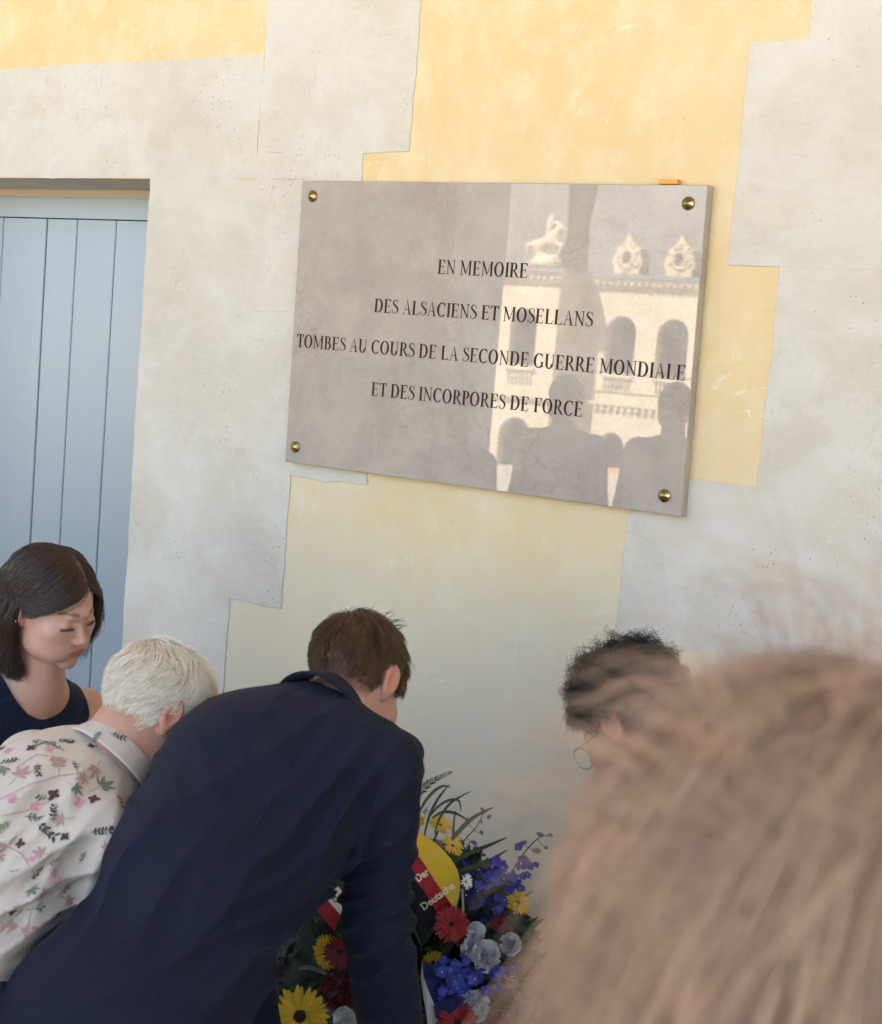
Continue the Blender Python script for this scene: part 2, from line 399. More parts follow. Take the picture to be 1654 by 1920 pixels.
def head_tint(P, lips=(1, .62, .6), brow=True, scalp=None, blush=.0):
    n = len(P); c = np.ones((n, 3), np.float32); ax = np.abs(P[:, 0])
    g = lambda cx, cy, cz, s: np.exp(-(((ax-cx)**2 + (P[:, 1]-cy)**2 + (P[:, 2]-cz)**2)/s**2))
    def blend(wt, col):
        nonlocal c
        c = c*(1-wt[:, None]) + np.asarray(col, np.float32)*c*wt[:, None]
    lip = np.clip(1.3 - np.sqrt((ax/.021)**2 + ((P[:, 2]+.0655)/.0085)**2), 0, 1)*(P[:, 1] > .083)
    blend(np.clip(lip*2.2, 0, 1), lips)
    blend(np.clip(g(.08, -.01, 0, .035)*.9, 0, 1), (1.0, .70, .66))
    blend(np.clip(g(.045, .07, -.03, .024)*blush, 0, 1), (1.0, .70, .68))
    blend(np.clip(g(0, .11, -.035, .013)*.5, 0, 1), (1, .8, .76))
    if brow:
        t = (ax-.013)/.036; zc = .0245 + .004*np.sin(np.clip(t, 0, 1)*2.4) - .002*np.clip(t, 0, 1)
        b = np.exp(-((P[:, 2]-zc)/.0036)**2)*(t > 0)*(t < 1)*(P[:, 1] > .055)
        blend(np.clip(b, 0, 1)*.92, (.20, .14, .12))
        l = np.exp(-((P[:, 2]+.0068)/.0016)**2)*(ax > .016)*(ax < .046)*(P[:, 1] > .07)
        blend(np.clip(l, 0, 1)*.9, (.12, .08, .07))
    if scalp is not None:
        hlm = np.clip(hairline(P)/.020 + .25, 0, 1)*(ax < .079)*.85
        c = c*(1-hlm[:, None]) + np.asarray(scalp, np.float32)*hlm[:, None]
    return c

# ------------------------------------------------------------------ hair as strands
def norm_rows(v): return v/np.maximum(np.linalg.norm(v, axis=1, keepdims=True), 1e-9)
def grad(fn, P, e=.0015):
    g = np.stack([fn(P + np.eye(3, dtype=np.float32)[i]*e) - fn(P - np.eye(3, dtype=np.float32)[i]*e) for i in range(3)], 1)
    return norm_rows(g)
def scalp_roots(n, keep, seed=1):
    r = np.random.default_rng(seed); out = []
    tot = 0
    while tot < n:
        D = norm_rows(r.normal(size=(n*2, 3))).astype(np.float32)
        P = np.array([0, -.01, .02], np.float32) + D*.17
        for _ in range(14): P = P - D*head_core(P)[:, None]
        P = P[keep(P)]; out.append(P); tot += len(P)
    return np.concatenate(out)[:n].astype(np.float32)
def grow(P, length, K, style, lift=.3, gap=.002, seed=3):
    N = grad(head_core, P); r = np.random.default_rng(seed)
    d = norm_rows(N*lift + style(P, 0, N))
    pts = [P]; p = P.copy(); gp = gap if hasattr(gap, '__len__') else np.full(len(P), gap, np.float32)
    for k in range(1, K):
        p = p + d*(length/(K-1))[:, None]
        s = head_core(p); n_ = grad(head_core, p)
        tgt = gp*min(1, k/2.5)
        push = np.maximum(tgt - s, 0)
        p = p + n_*push[:, None]
        d = norm_rows(d*.55 + style(p, k/(K-1), n_)*.45)
        pts.append(p.copy())
    return np.stack(pts, 1)
def strands(name, PT, rad, mat, parent, R=None, C=None, taper=True):
    n, K, _ = PT.shape
    X = PT.reshape(-1, 3)
    if R is not None: X = X @ R.T + C
    hc = bpy.data.hair_curves.new(name); hc.add_curves([K]*n)
    hc.position_data.foreach_set('vector', np.ascontiguousarray(X, np.float32).ravel())
    a = hc.attributes.new('radius', 'FLOAT', 'POINT')
    t = np.linspace(0, 1, K); pr_ = (1 - .75*t**2) if taper else np.ones(K)
    rad = np.broadcast_to(rad, (n,))
    a.data.foreach_set('value', (rad[:, None]*pr_[None]).astype(np.float32).ravel())
    hc.materials.append(mat)
    o = bpy.data.objects.new(name, hc); COL.objects.link(o); return adopt(o, parent)

# ================================================================== THE SETTING
M_GSTONE = plain('gallery_stone', (.62, .56, .47), .85, .1, 3)
M_FLOOR = plain('floor_slabs', (.52, .48, .42), .7, .12, 4)
M_COURT = plain('courtyard_paving', (.46, .40, .32), .9, .12, .5)
M_FSTONE = (lambda t: t.pr(col=t.mix(t.ramp(t.noise(.9, 6, .7), (.35, 0), (.7, 1)), (.60, .50, .36), (.47, .385, .27)), rough=.85).m)(NT('sunlit_limestone'))
M_SLATE = plain('roof_slate', (.085, .09, .10), .6, .2, 1)
M_ZINC = plain('zinc_gutter', (.17, .19, .21), .5)
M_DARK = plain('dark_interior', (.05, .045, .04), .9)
M_PINK = plain('terracotta_render', (.50, .27, .17), .9, .1, 1)
# ground and gallery floor
tag(MB().box((-260, -240, -7.2), (240, 120, -6.7)).build('ground', M_COURT), kind='structure')
tag(MB().box((-30, -5.35, -.35), (26, .45, 0.0)).build('gallery_floor', M_FLOOR), kind='structure')

def arch_bay(mb, x0, x1, z0, z1, a0, a1, zb, zs, yf, yb, n=14, mi=0):
    r = (a1-a0)/2; cx = (a0+a1)/2
    arc = [(cx - r*math.cos(math.pi*i/n), zs + r*math.sin(math.pi*i/n)) for i in range(n+1)]
    for y, fl in ((yf, 0), (yb, 1)):
        def q(pts):
            mb.add([(x, y, z) for x, z in pts], [tuple(range(4))[::-1] if fl else tuple(range(4))], mi)
        q([(x1, z0), (a1, z0), (a1, z1), (x1, z1)]); q([(a0, z0), (x0, z0), (x0, z1), (a0, z1)])
        if zb > z0: q([(a1, z0), (a0, z0), (a0, zb), (a1, zb)])
        for i in range(n):
            (xa, za), (xb, zb_) = arc[i], arc[i+1]
            q([(xb, zb_), (xa, za), (xa, z1), (xb, z1)])
    ring = [(a0, zb)] + arc + [(a1, zb)]
    for i in range(len(ring)-1):
        (xa, za), (xb, zb_) = ring[i], ring[i+1]
        mb.add([(xa, yf, za), (xb, yf, zb_), (xb, yb, zb_), (xa, yb, za)], [(0, 1, 2, 3)], mi)
    mb.add([(a0, yf, zb), (a0, yb, zb), (a1, yb, zb), (a1, yf, zb)], [(0, 1, 2, 3)], mi)

# the gallery we stand in: arcade towards the courtyard, ceiling, roof
g = empty('gallery_arcade', (-3.3, -4.95, 0), 'stone arcade of round arches open to the courtyard, behind the camera', 'arcade')
mb = MB()
for k in range(-5, 7):
    cx = -3.33 + 5.6*k
    arch_bay(mb, cx-2.41, cx+3.19, -.0, 6.6, cx-1.74, cx+2.51, 0.0, 4.1, -4.7, -5.3)
mb.build('arch_wall', M_GSTONE, g)
prof = [(.055, 0), (.055, .05), (.03, .07), (.03, .12), (.062, .24), (.062, .34), (.03, .52), (.03, .62), (.055, .65), (.055, .70)]
for k in range(-2, 3):
    cx = -3.33 + 5.6*k
    MB().box((cx-1.74, -5.18, .88), (cx+2.51, -4.86, 1.0)).build('handrail', M_GSTONE, g)
    b = MB()
    for i in range(16): b.lathe(prof, (cx-1.55+i*.254, -5.02, .16), (0, 0, 1), 8)
    b.box((cx-1.74, -5.16, 0.0), (cx+2.51, -4.88, .16)); b.build('balusters', M_GSTONE, g)
MB().box((-30, -5.36, 6.6), (26, .0, 6.9)).build('ceiling', M_GSTONE, g)
MB().box((-30, -5.7, 6.9), (26, 9, 7.3)).box((-30, -5.3, 7.3), (26, 9, 9.0)).build('attic', M_GSTONE, g)
MB().box((-30, -5.3, -6.7), (26, -5.0, -.36)).build('lower_storey', M_GSTONE, g)
MB().box((-30.3, -5.3, 0), (-30, 0, 6.6)).build('end_wall', M_GSTONE, g); MB().box((26, -5.3, 0), (26.3, 0, 6.6)).build('end_wall', M_GSTONE, g)
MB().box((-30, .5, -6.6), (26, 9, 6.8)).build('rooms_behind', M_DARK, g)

# the building across the courtyard, seen in the polished plaque
cb = empty('courtyard_building', (-60, -105, -6.7), 'sunlit limestone building with two storeys of arches and slate roof, mirrored in the plaque', 'building')
def wing(name, xs, y, ztop, zbase=-6.7):
    mb = MB()
    for cx in xs: arch_bay(mb, cx-2.275, cx+2.275, 1.55, ztop, cx-1.34, cx+1.34, 1.56, 4.75, y, y-1.0)
    mb.build('upper_arcade', M_FSTONE, cb)
    mb = MB()
    for cx in xs: arch_bay(mb, cx-2.275, cx+2.275, zbase, 1.45, cx-1.18, cx+1.18, zbase+.02, -4.45, y, y-1.0)
    mb.build('lower_arcade', M_FSTONE, cb)
XS = [-55.4 + 4.55*k for k in range(0, 11)]
wing('wing', XS, -105, 8.3)
x0, x1 = XS[0]-2.275, XS[-1]+2.275
MB().box((-64, -106, -6.7), (x0, -105, 8.3)).build('corner_wall', M_FSTONE, cb)
x0 = -64.0
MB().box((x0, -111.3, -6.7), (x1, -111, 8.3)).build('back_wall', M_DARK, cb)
MB().box((x0, -111, -6.69), (x1, -105.99, -6.2)).box((x0, -110.99, 1.2), (x1, -106.01, 1.5)).build('gallery_floor', M_PINK, cb)
MB().box((x0, -110.98, -6.2), (x1, -110.6, -3.4)).build('inner_wall', M_PINK, cb)
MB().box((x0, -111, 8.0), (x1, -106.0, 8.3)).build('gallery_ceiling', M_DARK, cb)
MB().box((x0, -105.0, 8.31), (x1, -104.7, 8.5)).box((x0, -105.2, 8.75), (x1, -104.35, 8.98)).build('cornice', M_FSTONE, cb)
d = MB()
for i in range(int((x1-x0)/.62)): d.box((x0+.62*i, -104.7, 8.5), (x0+.62*i+.34, -104.42, 8.75))
d.box((x0, -105.1, 8.5), (x1, -104.72, 8.75)); tag(d.build('dentil', M_FSTONE, cb), kind='stuff')
MB().box((x0, -105.6, 8.98), (x1, -104.2, 9.36)).build('gutter', M_ZINC, cb)
MB().box((x0, -104.99, -1.1), (x1, -104.6, -.8)).box((x0, -104.99, .0), (x1, -104.85, .12)).build('string_course', M_FSTONE, cb)
d = MB()
for i in range(int((x1-x0)/.62)): d.box((x0+.62*i, -104.98, -1.5), (x0+.62*i+.34, -104.7, -1.11))
tag(d.build('string_course_dentil', M_FSTONE, cb), kind='stuff')
bprof = [(.10, 0), (.10, .08), (.05, .14), (.11, .38), (.05, .82), (.10, .88), (.10, 1.0)]
for cx in XS[:8]:
    b = MB()
    for i in range(7): b.lathe(bprof, (cx-1.05+i*.35, -104.86, .14), (0, 0, 1), 6)
    b.box((cx-1.3, -104.98, 1.14), (cx+1.3, -104.72, 1.32)); tag(b.build('balustrade', M_FSTONE, cb), kind=None)
x0 = -60.2
MB().add([(x0, -105.6, 9.37), (x1, -105.6, 9.37), (x1, -108.2, 17.5), (x0, -108.2, 17.5), (x0, -118, 17.5), (x1, -118, 17.5), (x0, -118, 9.37), (x1, -118, 9.37)],
         [(0, 1, 2, 3), (3, 2, 5, 4), (0, 3, 4, 6), (1, 7, 5, 2)]).build('roof', M_SLATE, cb)
MB().box((x0, -118, -6.7), (x1, -111.31, 9.3)).build('rear_block', M_FSTONE, cb)
# dormers with an oval window framed by carved trophies
def dormer(cx, y=-104.9, z=9.37):
    r = np.random.default_rng(int(abs(cx)*10))
    d = MB()
    out = [(-1.15, 0), (-1.1, .5), (-1.35, .9), (-1.2, 1.4), (-.95, 1.75), (-1.05, 2.1), (-.6, 2.3), (-.3, 2.75), (-.12, 3.1), (0, 3.35)]
    out = out + [(-x, zz) for x, zz in out[::-1][1:]]
    n = len(out); oval = []
    for x, zz in out:
        a = math.atan2(zz-1.25, x); oval.append((.42*math.cos(a), 1.25+.58*math.sin(a)))
    V = [(cx+x, y, z+zz) for x, zz in out] + [(cx+x, y, z+zz) for x, zz in oval] + [(cx+x, y-1.2, z+zz) for x, zz in out] + [(cx+x, y-.3, z+zz) for x, zz in oval]
    F = []
    for i in range(n):
        k = (i+1) % n
        F += [(i, k, n+k, n+i), (2*n+i, 2*n+k, k, i), (n+i, n+k, 3*n+k, 3*n+i)]
    d.add(V, F)
    for i in range(34):
        a = r.uniform(0, 6.28); rr = r.uniform(.62, 1.05); x = rr*math.cos(a); zz = 1.35+rr*1.15*math.sin(a)
        if zz < .1: continue
        s = r.uniform(.1, .2); d.lathe([(0, -s), (s*.8, -s*.5), (s, 0), (s*.8, s*.5), (0, s)], (cx+x, y+.03, z+zz), (r.normal(), .3, 1), 6)
    o = d.build('dormer_window', M_FSTONE, cb)
    e = MB()
    pts = [(cx+.5*math.cos(a), y+.06, z+1.25+.66*math.sin(a)) for a in np.linspace(0, 2*math.pi, 25)]
    e.tube(pts, .1, 6, caps=False); e.build('oval_frame', M_FSTONE, o)
    MB().box((cx-.6, y-.36, z+.5), (cx+.6, y-.3, z+2.0)).build('glass', M_ZINC, o)
for cx in XS[:10]: dormer(cx)
# central pavilion, standing forward, with the rearing horse group on its corner
px1 = -59.05
mb = MB(); xs = [px1-3.05-5.9*k for k in range(5)]
for cx in xs:
    arch_bay(mb, cx-2.95, cx+2.95, 1.55, 8.3, cx-1.22, cx+1.22, 1.56, 4.85, -101, -101.9)
    arch_bay(mb, cx-2.95, cx+2.95, -6.7, 1.54, cx-1.5, cx+1.5, -6.68, -4.2, -101, -101.9)
xl = xs[-1]-2.95
mb.box((px1-.1, -101.9, -6.7), (px1, -101, 8.3)).box((px1-.9, -104.99, -6.7), (px1, -101.9, 8.3)).build('pavilion', M_FSTONE, cb)
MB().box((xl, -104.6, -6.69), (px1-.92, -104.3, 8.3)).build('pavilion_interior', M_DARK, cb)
MB().box((xl, -104.2, -1.1), (px1+.3, -100.6, -.8)).build('pavilion_string_course', M_FSTONE, cb)
MB().box((xl, -105, 8.31), (px1+.35, -100.6, 8.5)).box((xl, -105, 8.75), (px1+.7, -100.3, 8.98)).build('pavilion_cornice', M_FSTONE, cb)
d = MB()
for i in range(46): d.box((px1+.3-.62*i-.34, -100.9, 8.5), (px1+.3-.62*i, -100.38, 8.75))
d.box((xl, -105, 8.5), (px1+.1, -100.9, 8.75)); tag(d.build('pavilion_dentil', M_FSTONE, cb), kind='stuff')
MB().box((xl, -105.61, 8.98), (px1+.8, -100.1, 9.33)).build('pavilion_gutter', M_ZINC, cb)
b = MB()
for i in range(7): b.lathe(bprof, (xs[0]-1.05+i*.35, -100.9, .14), (0, 0, 1), 6)
b.box((xs[0]-1.4, -101, 1.14), (xs[0]+1.4, -100.76, 1.32)).build('balustrade', M_FSTONE, cb)
M_SKY_SCREEN = plain('sky_screen_grey', (.105, .102, .095), .6, .1, .6)
MB().add([(xl, -102.6, 9.34), (px1-.6, -102.6, 9.34), (px1-3.2, -106.2, 21), (xl, -106.2, 21), (px1-.6, -112, 9.34), (px1-3.2, -109, 21)], [(0, 1, 2, 3), (1, 4, 5, 2)]).build('sky_screen', M_SKY_SCREEN, cb)  # added roof-shaped screen, keeps bright sky out of the plaque's reflection
def horse(P):
    c = np.array([-60.75, -101.6, 9.4], np.float32); q = (P - c)/1.12
    L = [('c', (-.75, 0, 1.55), (.35, 0, 2.0), .45, .42), ('c', (.3, 0, 2.1), (.85, 0, 2.9), .36, .2), ('c', (.8, 0, 2.95), (1.3, 0, 2.65), .2, .12),
         ('c', (-.85, .2, 1.5), (-.55, .2, .8), .3, .16), ('c', (-.55, .2, .8), (-.85, .2, .1), .15, .1), ('c', (-.85, -.2, 1.5), (-1.0, -.2, .75), .3, .16),
         ('c', (-1.0, -.2, .75), (-.8, -.2, .1), .14, .1), ('c', (.4, .2, 1.8), (1.1, .2, 1.6), .2, .11), ('c', (1.1, .2, 1.6), (1.0, .2, 1.05), .11, .09),
         ('c', (.4, -.2, 1.7), (.9, -.2, 1.2), .2, .11), ('c', (-1.1, 0, 1.8), (-1.65, 0, 1.5), .14, .2), ('c', (-1.65, 0, 1.5), (-1.75, 0, .7), .2, .1),
         ('c', (.0, .1, 2.2), (.1, .1, 3.2), .26, .3), ('c', (.1, .1, 3.2), (.12, .1, 3.55), .1, .24), ('c', (.1, .1, 3.1), (.75, .15, 3.2), .13, .09),
         ('e', (-.1, 0, .3), None, (1.35, .7, .5)), ('e', (.6, .2, .45), None, (.5, .5, .5)), ('c', (.3, .1, .4), (-.4, .1, .9), .3, .2)]
    return (prims(q, L, .22) + .03*rowsin(q*3, 3))*1.12
sdf_object('statue', horse, (-63.3, -102.9, 9.3), (-58.6, -100.3, 14.4), .09, M_FSTONE, cb)

# ------------------------------------------------------------------ the wall with its door opening
DX1, DZ1, REC = -2.966, 2.256, .27                     # right jamb, lintel height, depth of the recess
wall = empty('gallery_wall', (-1.5, 0, 0), 'limewashed stone gallery wall with yellow plaster panels around plaque and door', 'wall')
DX0 = DX1 - 1.30
mb = MB()
XW0, XW1, ZW = -30.0, 26.0, 6.59
def sheet(x0, x1, z0, z1, y): mb.add([(x0, y, z0), (x1, y, z0), (x1, y, z1), (x0, y, z1)], [(0, 1, 2, 3)])
sheet(DX1, XW1, 0, ZW, 0); sheet(XW0, DX0, 0, ZW, 0); sheet(DX0, DX1, DZ1, ZW, 0)
mb.build('yellow_plaster', M_YEL, wall)
mb = MB()
mb.add([(DX0, 0, DZ1), (DX1, 0, DZ1), (DX1, REC+.08, DZ1), (DX0, REC+.08, DZ1)], [(0, 1, 2, 3)])
mb.add([(DX1, 0, 0), (DX1, REC+.08, 0), (DX1, REC+.08, DZ1), (DX1, 0, DZ1)], [(0, 1, 2, 3)])
mb.add([(DX0, 0, 0), (DX0, REC+.08, 0), (DX0, REC+.08, DZ1), (DX0, 0, DZ1)], [(3, 2, 1, 0)])
mb.box((DX0, REC+.081, 0), (DX1, REC+.2, DZ1)).build('door_reveal', M_STONE, wall)
TH = .0024
def stone(pts, jit=.0018, gap=-.0016, th=TH, seed=0, lift=None):
    """one block face: irregular outline in wall coordinates (x, z), standing proud of the plaster"""
    r = np.random.default_rng(seed + int(abs(pts[0][0]*1000)) + int(abs(pts[0][1]*777)))
    lift = r.uniform(0, .0007) if lift is None else lift
    P = [np.array(p, float) for p in pts]; cen = sum(P)/len(P); out = []; inw = []
    for i in range(len(P)):
        a, b = P[i], P[(i+1) % len(P)]; L = np.linalg.norm(b-a); n = max(2, min(70, int(L/.016)))
        nrm = np.array([-(b-a)[1], (b-a)[0]])/L; ph = r.uniform(0, 6.28, 3)
        for k in range(n):
            t = k/n; s = t*L
            wob = (math.sin(s*9+ph[0])*.9 + math.sin(s*31+ph[1])*.5 + math.sin(s*77+ph[2])*.35 + r.normal()*.35)*jit*min(1, 6*t*(1-t)+.15)
            out.append(a*(1-t)+b*t + nrm*wob); inw.append(nrm)
    n = len(out); V = []; F = []
    for y, ins in ((0.0, 0), (-th*.7, .0002), (-th, .0011)):
        for p, d in zip(out, inw):
            V.append((p[0]+d[0]*(ins+gap), y-lift, p[1]+d[1]*(ins+gap)))
    for j in range(2):
        for i in range(n): F.append((j*n+i, j*n+(i+1) % n, (j+1)*n+(i+1) % n, (j+1)*n+i))
    F.append(tuple(range(2*n, 3*n)))
    mb = MB().add(V, F); return mb.build('stone_block', M_STONE, wall)
def Z(px, py): return wl(px, py)[1]
def X(px, py): return wl(px, py)[0]
def rect(x0, z0, x1, z1, **k): return stone([(x0, z0), (x1, z0), (x1, z1), (x0, z1)], **k)
XE = -.2
# left of the plaster: door surround
xA, xB, xC = X(500, 60), X(778, 140), X(680, 315)
zA = Z(300, 113); z280 = Z(725, 284); z570 = Z(350, 573); z893 = Z(600, 898); z1130 = Z(478, 1131)
xD, xE_ = X(537, 1010), X(426, 1200)
stone([(-5.2, zA), (xA, zA), (xA, DZ1+.001), (DX1, DZ1+.001), (-5.2, DZ1+.001)])
rect(xA, z280, xB, 3.35, jit=.0022)
stone([(xA, DZ1), (xC, DZ1), (xC, z280), (xA, z280)])
xm = X(430, 620)
rect(DX1, z570, xC, DZ1); rect(DX1, z893, xm, z570); rect(xm, z893, xC-.02, z570)
rect(DX1, z1130, xD, z893); rect(DX1, .62, xE_, z1130); rect(DX1, .30, xD, .62); rect(DX1, .0, xE_, .30)
for i, (za, zb_) in enumerate([(0, .45), (.45, .95), (.95, 1.45), (1.45, 1.9), (1.9, DZ1)]): rect(DX0-(.35 if i % 2 else .5), za, DX0, min(zb_, DZ1-.002))
# right pilaster
r1, r2, r3, r4, r5 = X(1524, 30), X(1388, 280), X(1443, 700), X(1168, 1080), X(1334, 1260)
zr1, zr2, zr3, zr4, zr5 = Z(1460, 78), Z(1410, 497), Z(1370, 908), Z(1250, 1207), Z(1400, 1480)
rect(r1, zr1, XE, 3.35); rect(r2, zr2, XE, zr1); rect(r3, zr3, XE, zr2)
xj = X(1426, 980)
rect(r4, zr4, XE, zr3); rect(r5, zr5, XE, zr4); rect(r4, .28, XE, zr5); rect(r5, 0, XE, .28)
# thin skim of whitewash under the left end of the plaque
stone([wl(548, 893), wl(690, 908), wl(690, 880), wl(548, 870)], th=.003, jit=.004)

# the door: frame, head rail, boards with grooves
dr = empty('plank_door', (DX1-.65, REC, 0), 'blue-grey painted plank door set deep in the stone wall', 'door')
Zr = float(on_y(280.7, 413.7, REC)[2])
MB().box((DX0, REC-.012, Zr), (DX1, REC+.05, DZ1-.022)).build('head_rail', M_DOOR, dr)
MB().box((DX0, REC-.02, DZ1-.022), (DX1, REC+.05, DZ1)).build('frame_bead', plain('bead', (.42, .36, .26), .6), dr)
edges = [DX1] + [float(on_y(x, y, REC)[0]) for x, y in ((206, 620), (133, 620), (77, 620), (-4, 620), (-75, 620))]
edges += [edges[-1]-.16, edges[-1]-.34, DX0]
for i in range(len(edges)-1):
    b_, a_ = edges[i], edges[i+1]; gp = .0022
    if b_-a_ < .02: continue
    y0, bv = REC + .0008*((i*7) % 3), .0025
    V = []
    for z in (0.0, Zr-.003):
        V += [(a_+gp, y0+.02, z), (a_+gp, y0+bv, z), (a_+gp+bv, y0, z), (b_-gp-bv, y0, z), (b_-gp, y0+bv, z), (b_-gp, y0+.02, z)]
    MB().add(V, [(0, 6, 7, 1)[::-1], (1, 7, 8, 2)[::-1], (2, 8, 9, 3)[::-1], (3, 9, 10, 4)[::-1], (4, 10, 11, 5)[::-1], (6, 11, 10, 9, 8, 7)]).build('plank', M_DOOR, dr)
MB().box((DX0, REC+.021, 0), (DX1, REC+.05, Zr)).build('backing_board', M_DARK, dr)

# ------------------------------------------------------------------ the plaque
TP = .030
cs = [on_y(x, y, -TP) for x, y in ((534.5, 865.5), (1276.5, 969), (1327.5, 347), (567, 338.5))]
pq = empty('memorial_plaque', (float(np.mean([c[0] for c in cs])), 0, 1.55), 'polished grey-beige stone plaque with engraved lines and brass corner studs on wall', 'plaque')
def slab():
    cen = np.mean(cs, 0); mb = MB(); V = []
    for y, ins in ((-.002, 0), (-TP+.0015, 0), (-TP, .0018)):
        for c in cs:
            sx = 1 if c[0] < cen[0] else -1; sz = 1 if c[2] < cen[2] else -1
            V.append((c[0]+sx*ins, y, c[2]+sz*ins))
    F = []
    for j in range(2):
        for i in range(4): F.append((j*4+i, j*4+(i+1) % 4, (j+1)*4+(i+1) % 4, (j+1)*4+i))
    F.append((8, 9, 10, 11)); return mb.add(V, F)
slab().build('slab', M_PLAQ, pq)
for x, y in ((587, 368), (1291, 381.5), (1246.5, 929.5), (554.5, 838)):
    c = on_y(x, y, -TP); o = MB().lathe([(.0135, 0), (.0142, .0012), (.0142, .0028), (.0128, .0038), (.0045, .0088), (0, .0102)], c, (0, -1, 0), 28).build('brass_stud', M_BRASS, pq, True)
# roman capitals: strokes as polygons on a 0..1 high body; (width, [polygons])
def _rect(x0, y0, x1, y1): return [(x0, y0), (x1, y0), (x1, y1), (x0, y1)]
TK, TN, SF = .15, .055, .08     # thick stroke, thin stroke, serif reach
def vst(x, w=TK, y0=0, y1=1, sb=True, stp=True, sl=SF, sr=SF):
    o = [_rect(x, y0, x+w, y1)]
    if sb: o.append([(x-sl, y0), (x+w+sr, y0), (x+w+sr, y0+.022), (x+w, y0+.05), (x, y0+.05), (x-sl, y0+.022)])
    if stp: o.append([(x-sl, y1-.022), (x, y1-.05), (x+w, y1-.05), (x+w+sr, y1-.022), (x+w+sr, y1), (x-sl, y1)])
    return o
def bowl(cx, cy, rx, ry, a0, a1, wt, wn_, n=20):       # crescent between outer and inner ellipse: thick at the sides, thin top and bottom
    A = np.linspace(math.radians(a0), math.radians(a1), n); out = [(cx+rx*math.cos(a), cy+ry*math.sin(a)) for a in A]
    inn = [(cx+(rx-wt)*math.cos(a), cy+(ry-wn_)*math.sin(a)) for a in A]
    return [[out[i], out[i+1], inn[i+1], inn[i]] for i in range(n-1)]
def brush(pts, ws):
    P = [np.array(p) for p in pts]; L = []; R_ = []
    for i, p in enumerate(P):
        d = P[min(i+1, len(P)-1)]-P[max(i-1, 0)]; d = d/np.linalg.norm(d); n_ = np.array([-d[1], d[0]])*ws[i]/2
        L.append(tuple(p+n_)); R_.append(tuple(p-n_))
    return [[L[i], R_[i], R_[i+1], L[i+1]] for i in range(len(P)-1)]
def serif_v(x, y, up): return [(x, y), (x+.03, y), (x+.03, y+up), (x, y+up)]
GL = {}
GL['I'] = (.36, vst(.12))
GL['L'] = (.66, vst(.11) + [_rect(.2, 0, .60, .042), [(.56, .0), (.63, .25), (.605, .25), (.50, .03)]])
GL['E'] = (.68, vst(.11) + [_rect(.2, 0, .58, .042), _rect(.2, .958, .57, 1), _rect(.2, .495, .47, .535), [(.55, 0), (.63, .23), (.605, .23), (.49, .03)],
                           [(.47, .97), (.56, .78), (.585, .78), (.585, 1)], [(.46, .40), (.485, .40), (.485, .63), (.46, .63)]])
GL['F'] = (.62, vst(.11) + [_rect(.2, .958, .56, 1), _rect(.2, .495, .47, .535), [(.46, .97), (.55, .78), (.575, .78), (.575, 1)], [(.46, .40), (.485, .40), (.485, .63), (.46, .63)]])
GL['T'] = (.66, vst(.27, stp=False) + [_rect(.04, .958, .625, 1), [(.035, .76), (.06, .76), (.14, .97), (.035, 1)], [(.605, .76), (.63, .76), (.63, 1), (.52, .97)]])
GL['D'] = (.80, vst(.11) + [_rect(.2, 0, .38, .042), _rect(.2, .958, .38, 1)] + bowl(.37, .5, .37, .5, -90, 90, .16, .06))
GL['P'] = (.62, vst(.11) + [_rect(.2, .958, .36, 1), _rect(.2, .47, .36, .51)] + bowl(.34, .735, .245, .265, -90, 90, .145, .055))
GL['R'] = (.74, vst(.11) + [_rect(.2, .958, .36, 1), _rect(.2, .47, .36, .51)] + bowl(.34, .735, .245, .265, -90, 90, .145, .055) + brush([(.36, .49), (.56, .16), (.66, .02), (.74, .012)], [.10, .125, .10, .02]))
GL['B'] = (.70, vst(.11) + [_rect(.2, .958, .36, 1), _rect(.2, .50, .38, .54), _rect(.2, 0, .38, .042)] + bowl(.34, .75, .225, .25, -90, 90, .14, .055) + bowl(.36, .27, .275, .27, -90, 90, .155, .058))
GL['O'] = (.82, bowl(.40, .5, .365, .515, 0, 360, .16, .055, 40))
GL['C'] = (.75, bowl(.41, .5, .37, .515, 48, 312, .16, .055, 32) + [[(.63, .70), (.66, .70), (.66, 1.0), (.635, .985)], brush([(.645, .13), (.69, .22)], [.05, .02])[0]])
GL['G'] = (.80, bowl(.41, .5, .37, .515, 48, 318, .16, .055, 32) + [[(.62, .70), (.65, .70), (.65, 1.0), (.625, .985)]] + vst(.60, .115, .06, .42, sb=False, sl=.09, sr=.07))
GL['U'] = (.80, vst(.11, y0=.3, sb=False) + vst(.62, .045, .3, 1, sb=False) + bowl(.385, .33, .275, .345, 180, 360, .15, .06, 22))
GL['S'] = (.56, brush([(.46, .80), (.43, .90), (.36, .965), (.28, .98), (.18, .95), (.12, .86), (.12, .76), (.18, .66), (.30, .555), (.42, .45), (.49, .34), (.49, .20), (.42, .08), (.30, .015), (.20, .03), (.12, .10), (.08, .22)],
                       [.02, .03, .035, .04, .06, .09, .11, .125, .14, .14, .12, .10, .065, .045, .04, .03, .02])
            + [[(.455, .72), (.48, .72), (.48, 1.0), (.46, 1.0)], [(.065, .0), (.085, 0), (.085, .28), (.06, .28)]])
GL['A'] = (.76, [[(.36, 1.01), (.40, 1.01), (.68, .03), (.54, .03)], [(.345, .93), (.375, .98), (.15, .03), (.11, .03)], _rect(.20, .34, .55, .378), _rect(.01, 0, .26, .026), _rect(.44, 0, .77, .026)])
GL['N'] = (.80, vst(.145, .045, sl=.11, sr=.09, stp=False) + [[(.02, 1), (.20, 1), (.665, .10), (.665, 0), (.62, 0), (.06, .97)]] + vst(.62, .045, sb=False, sl=.12, sr=.09))
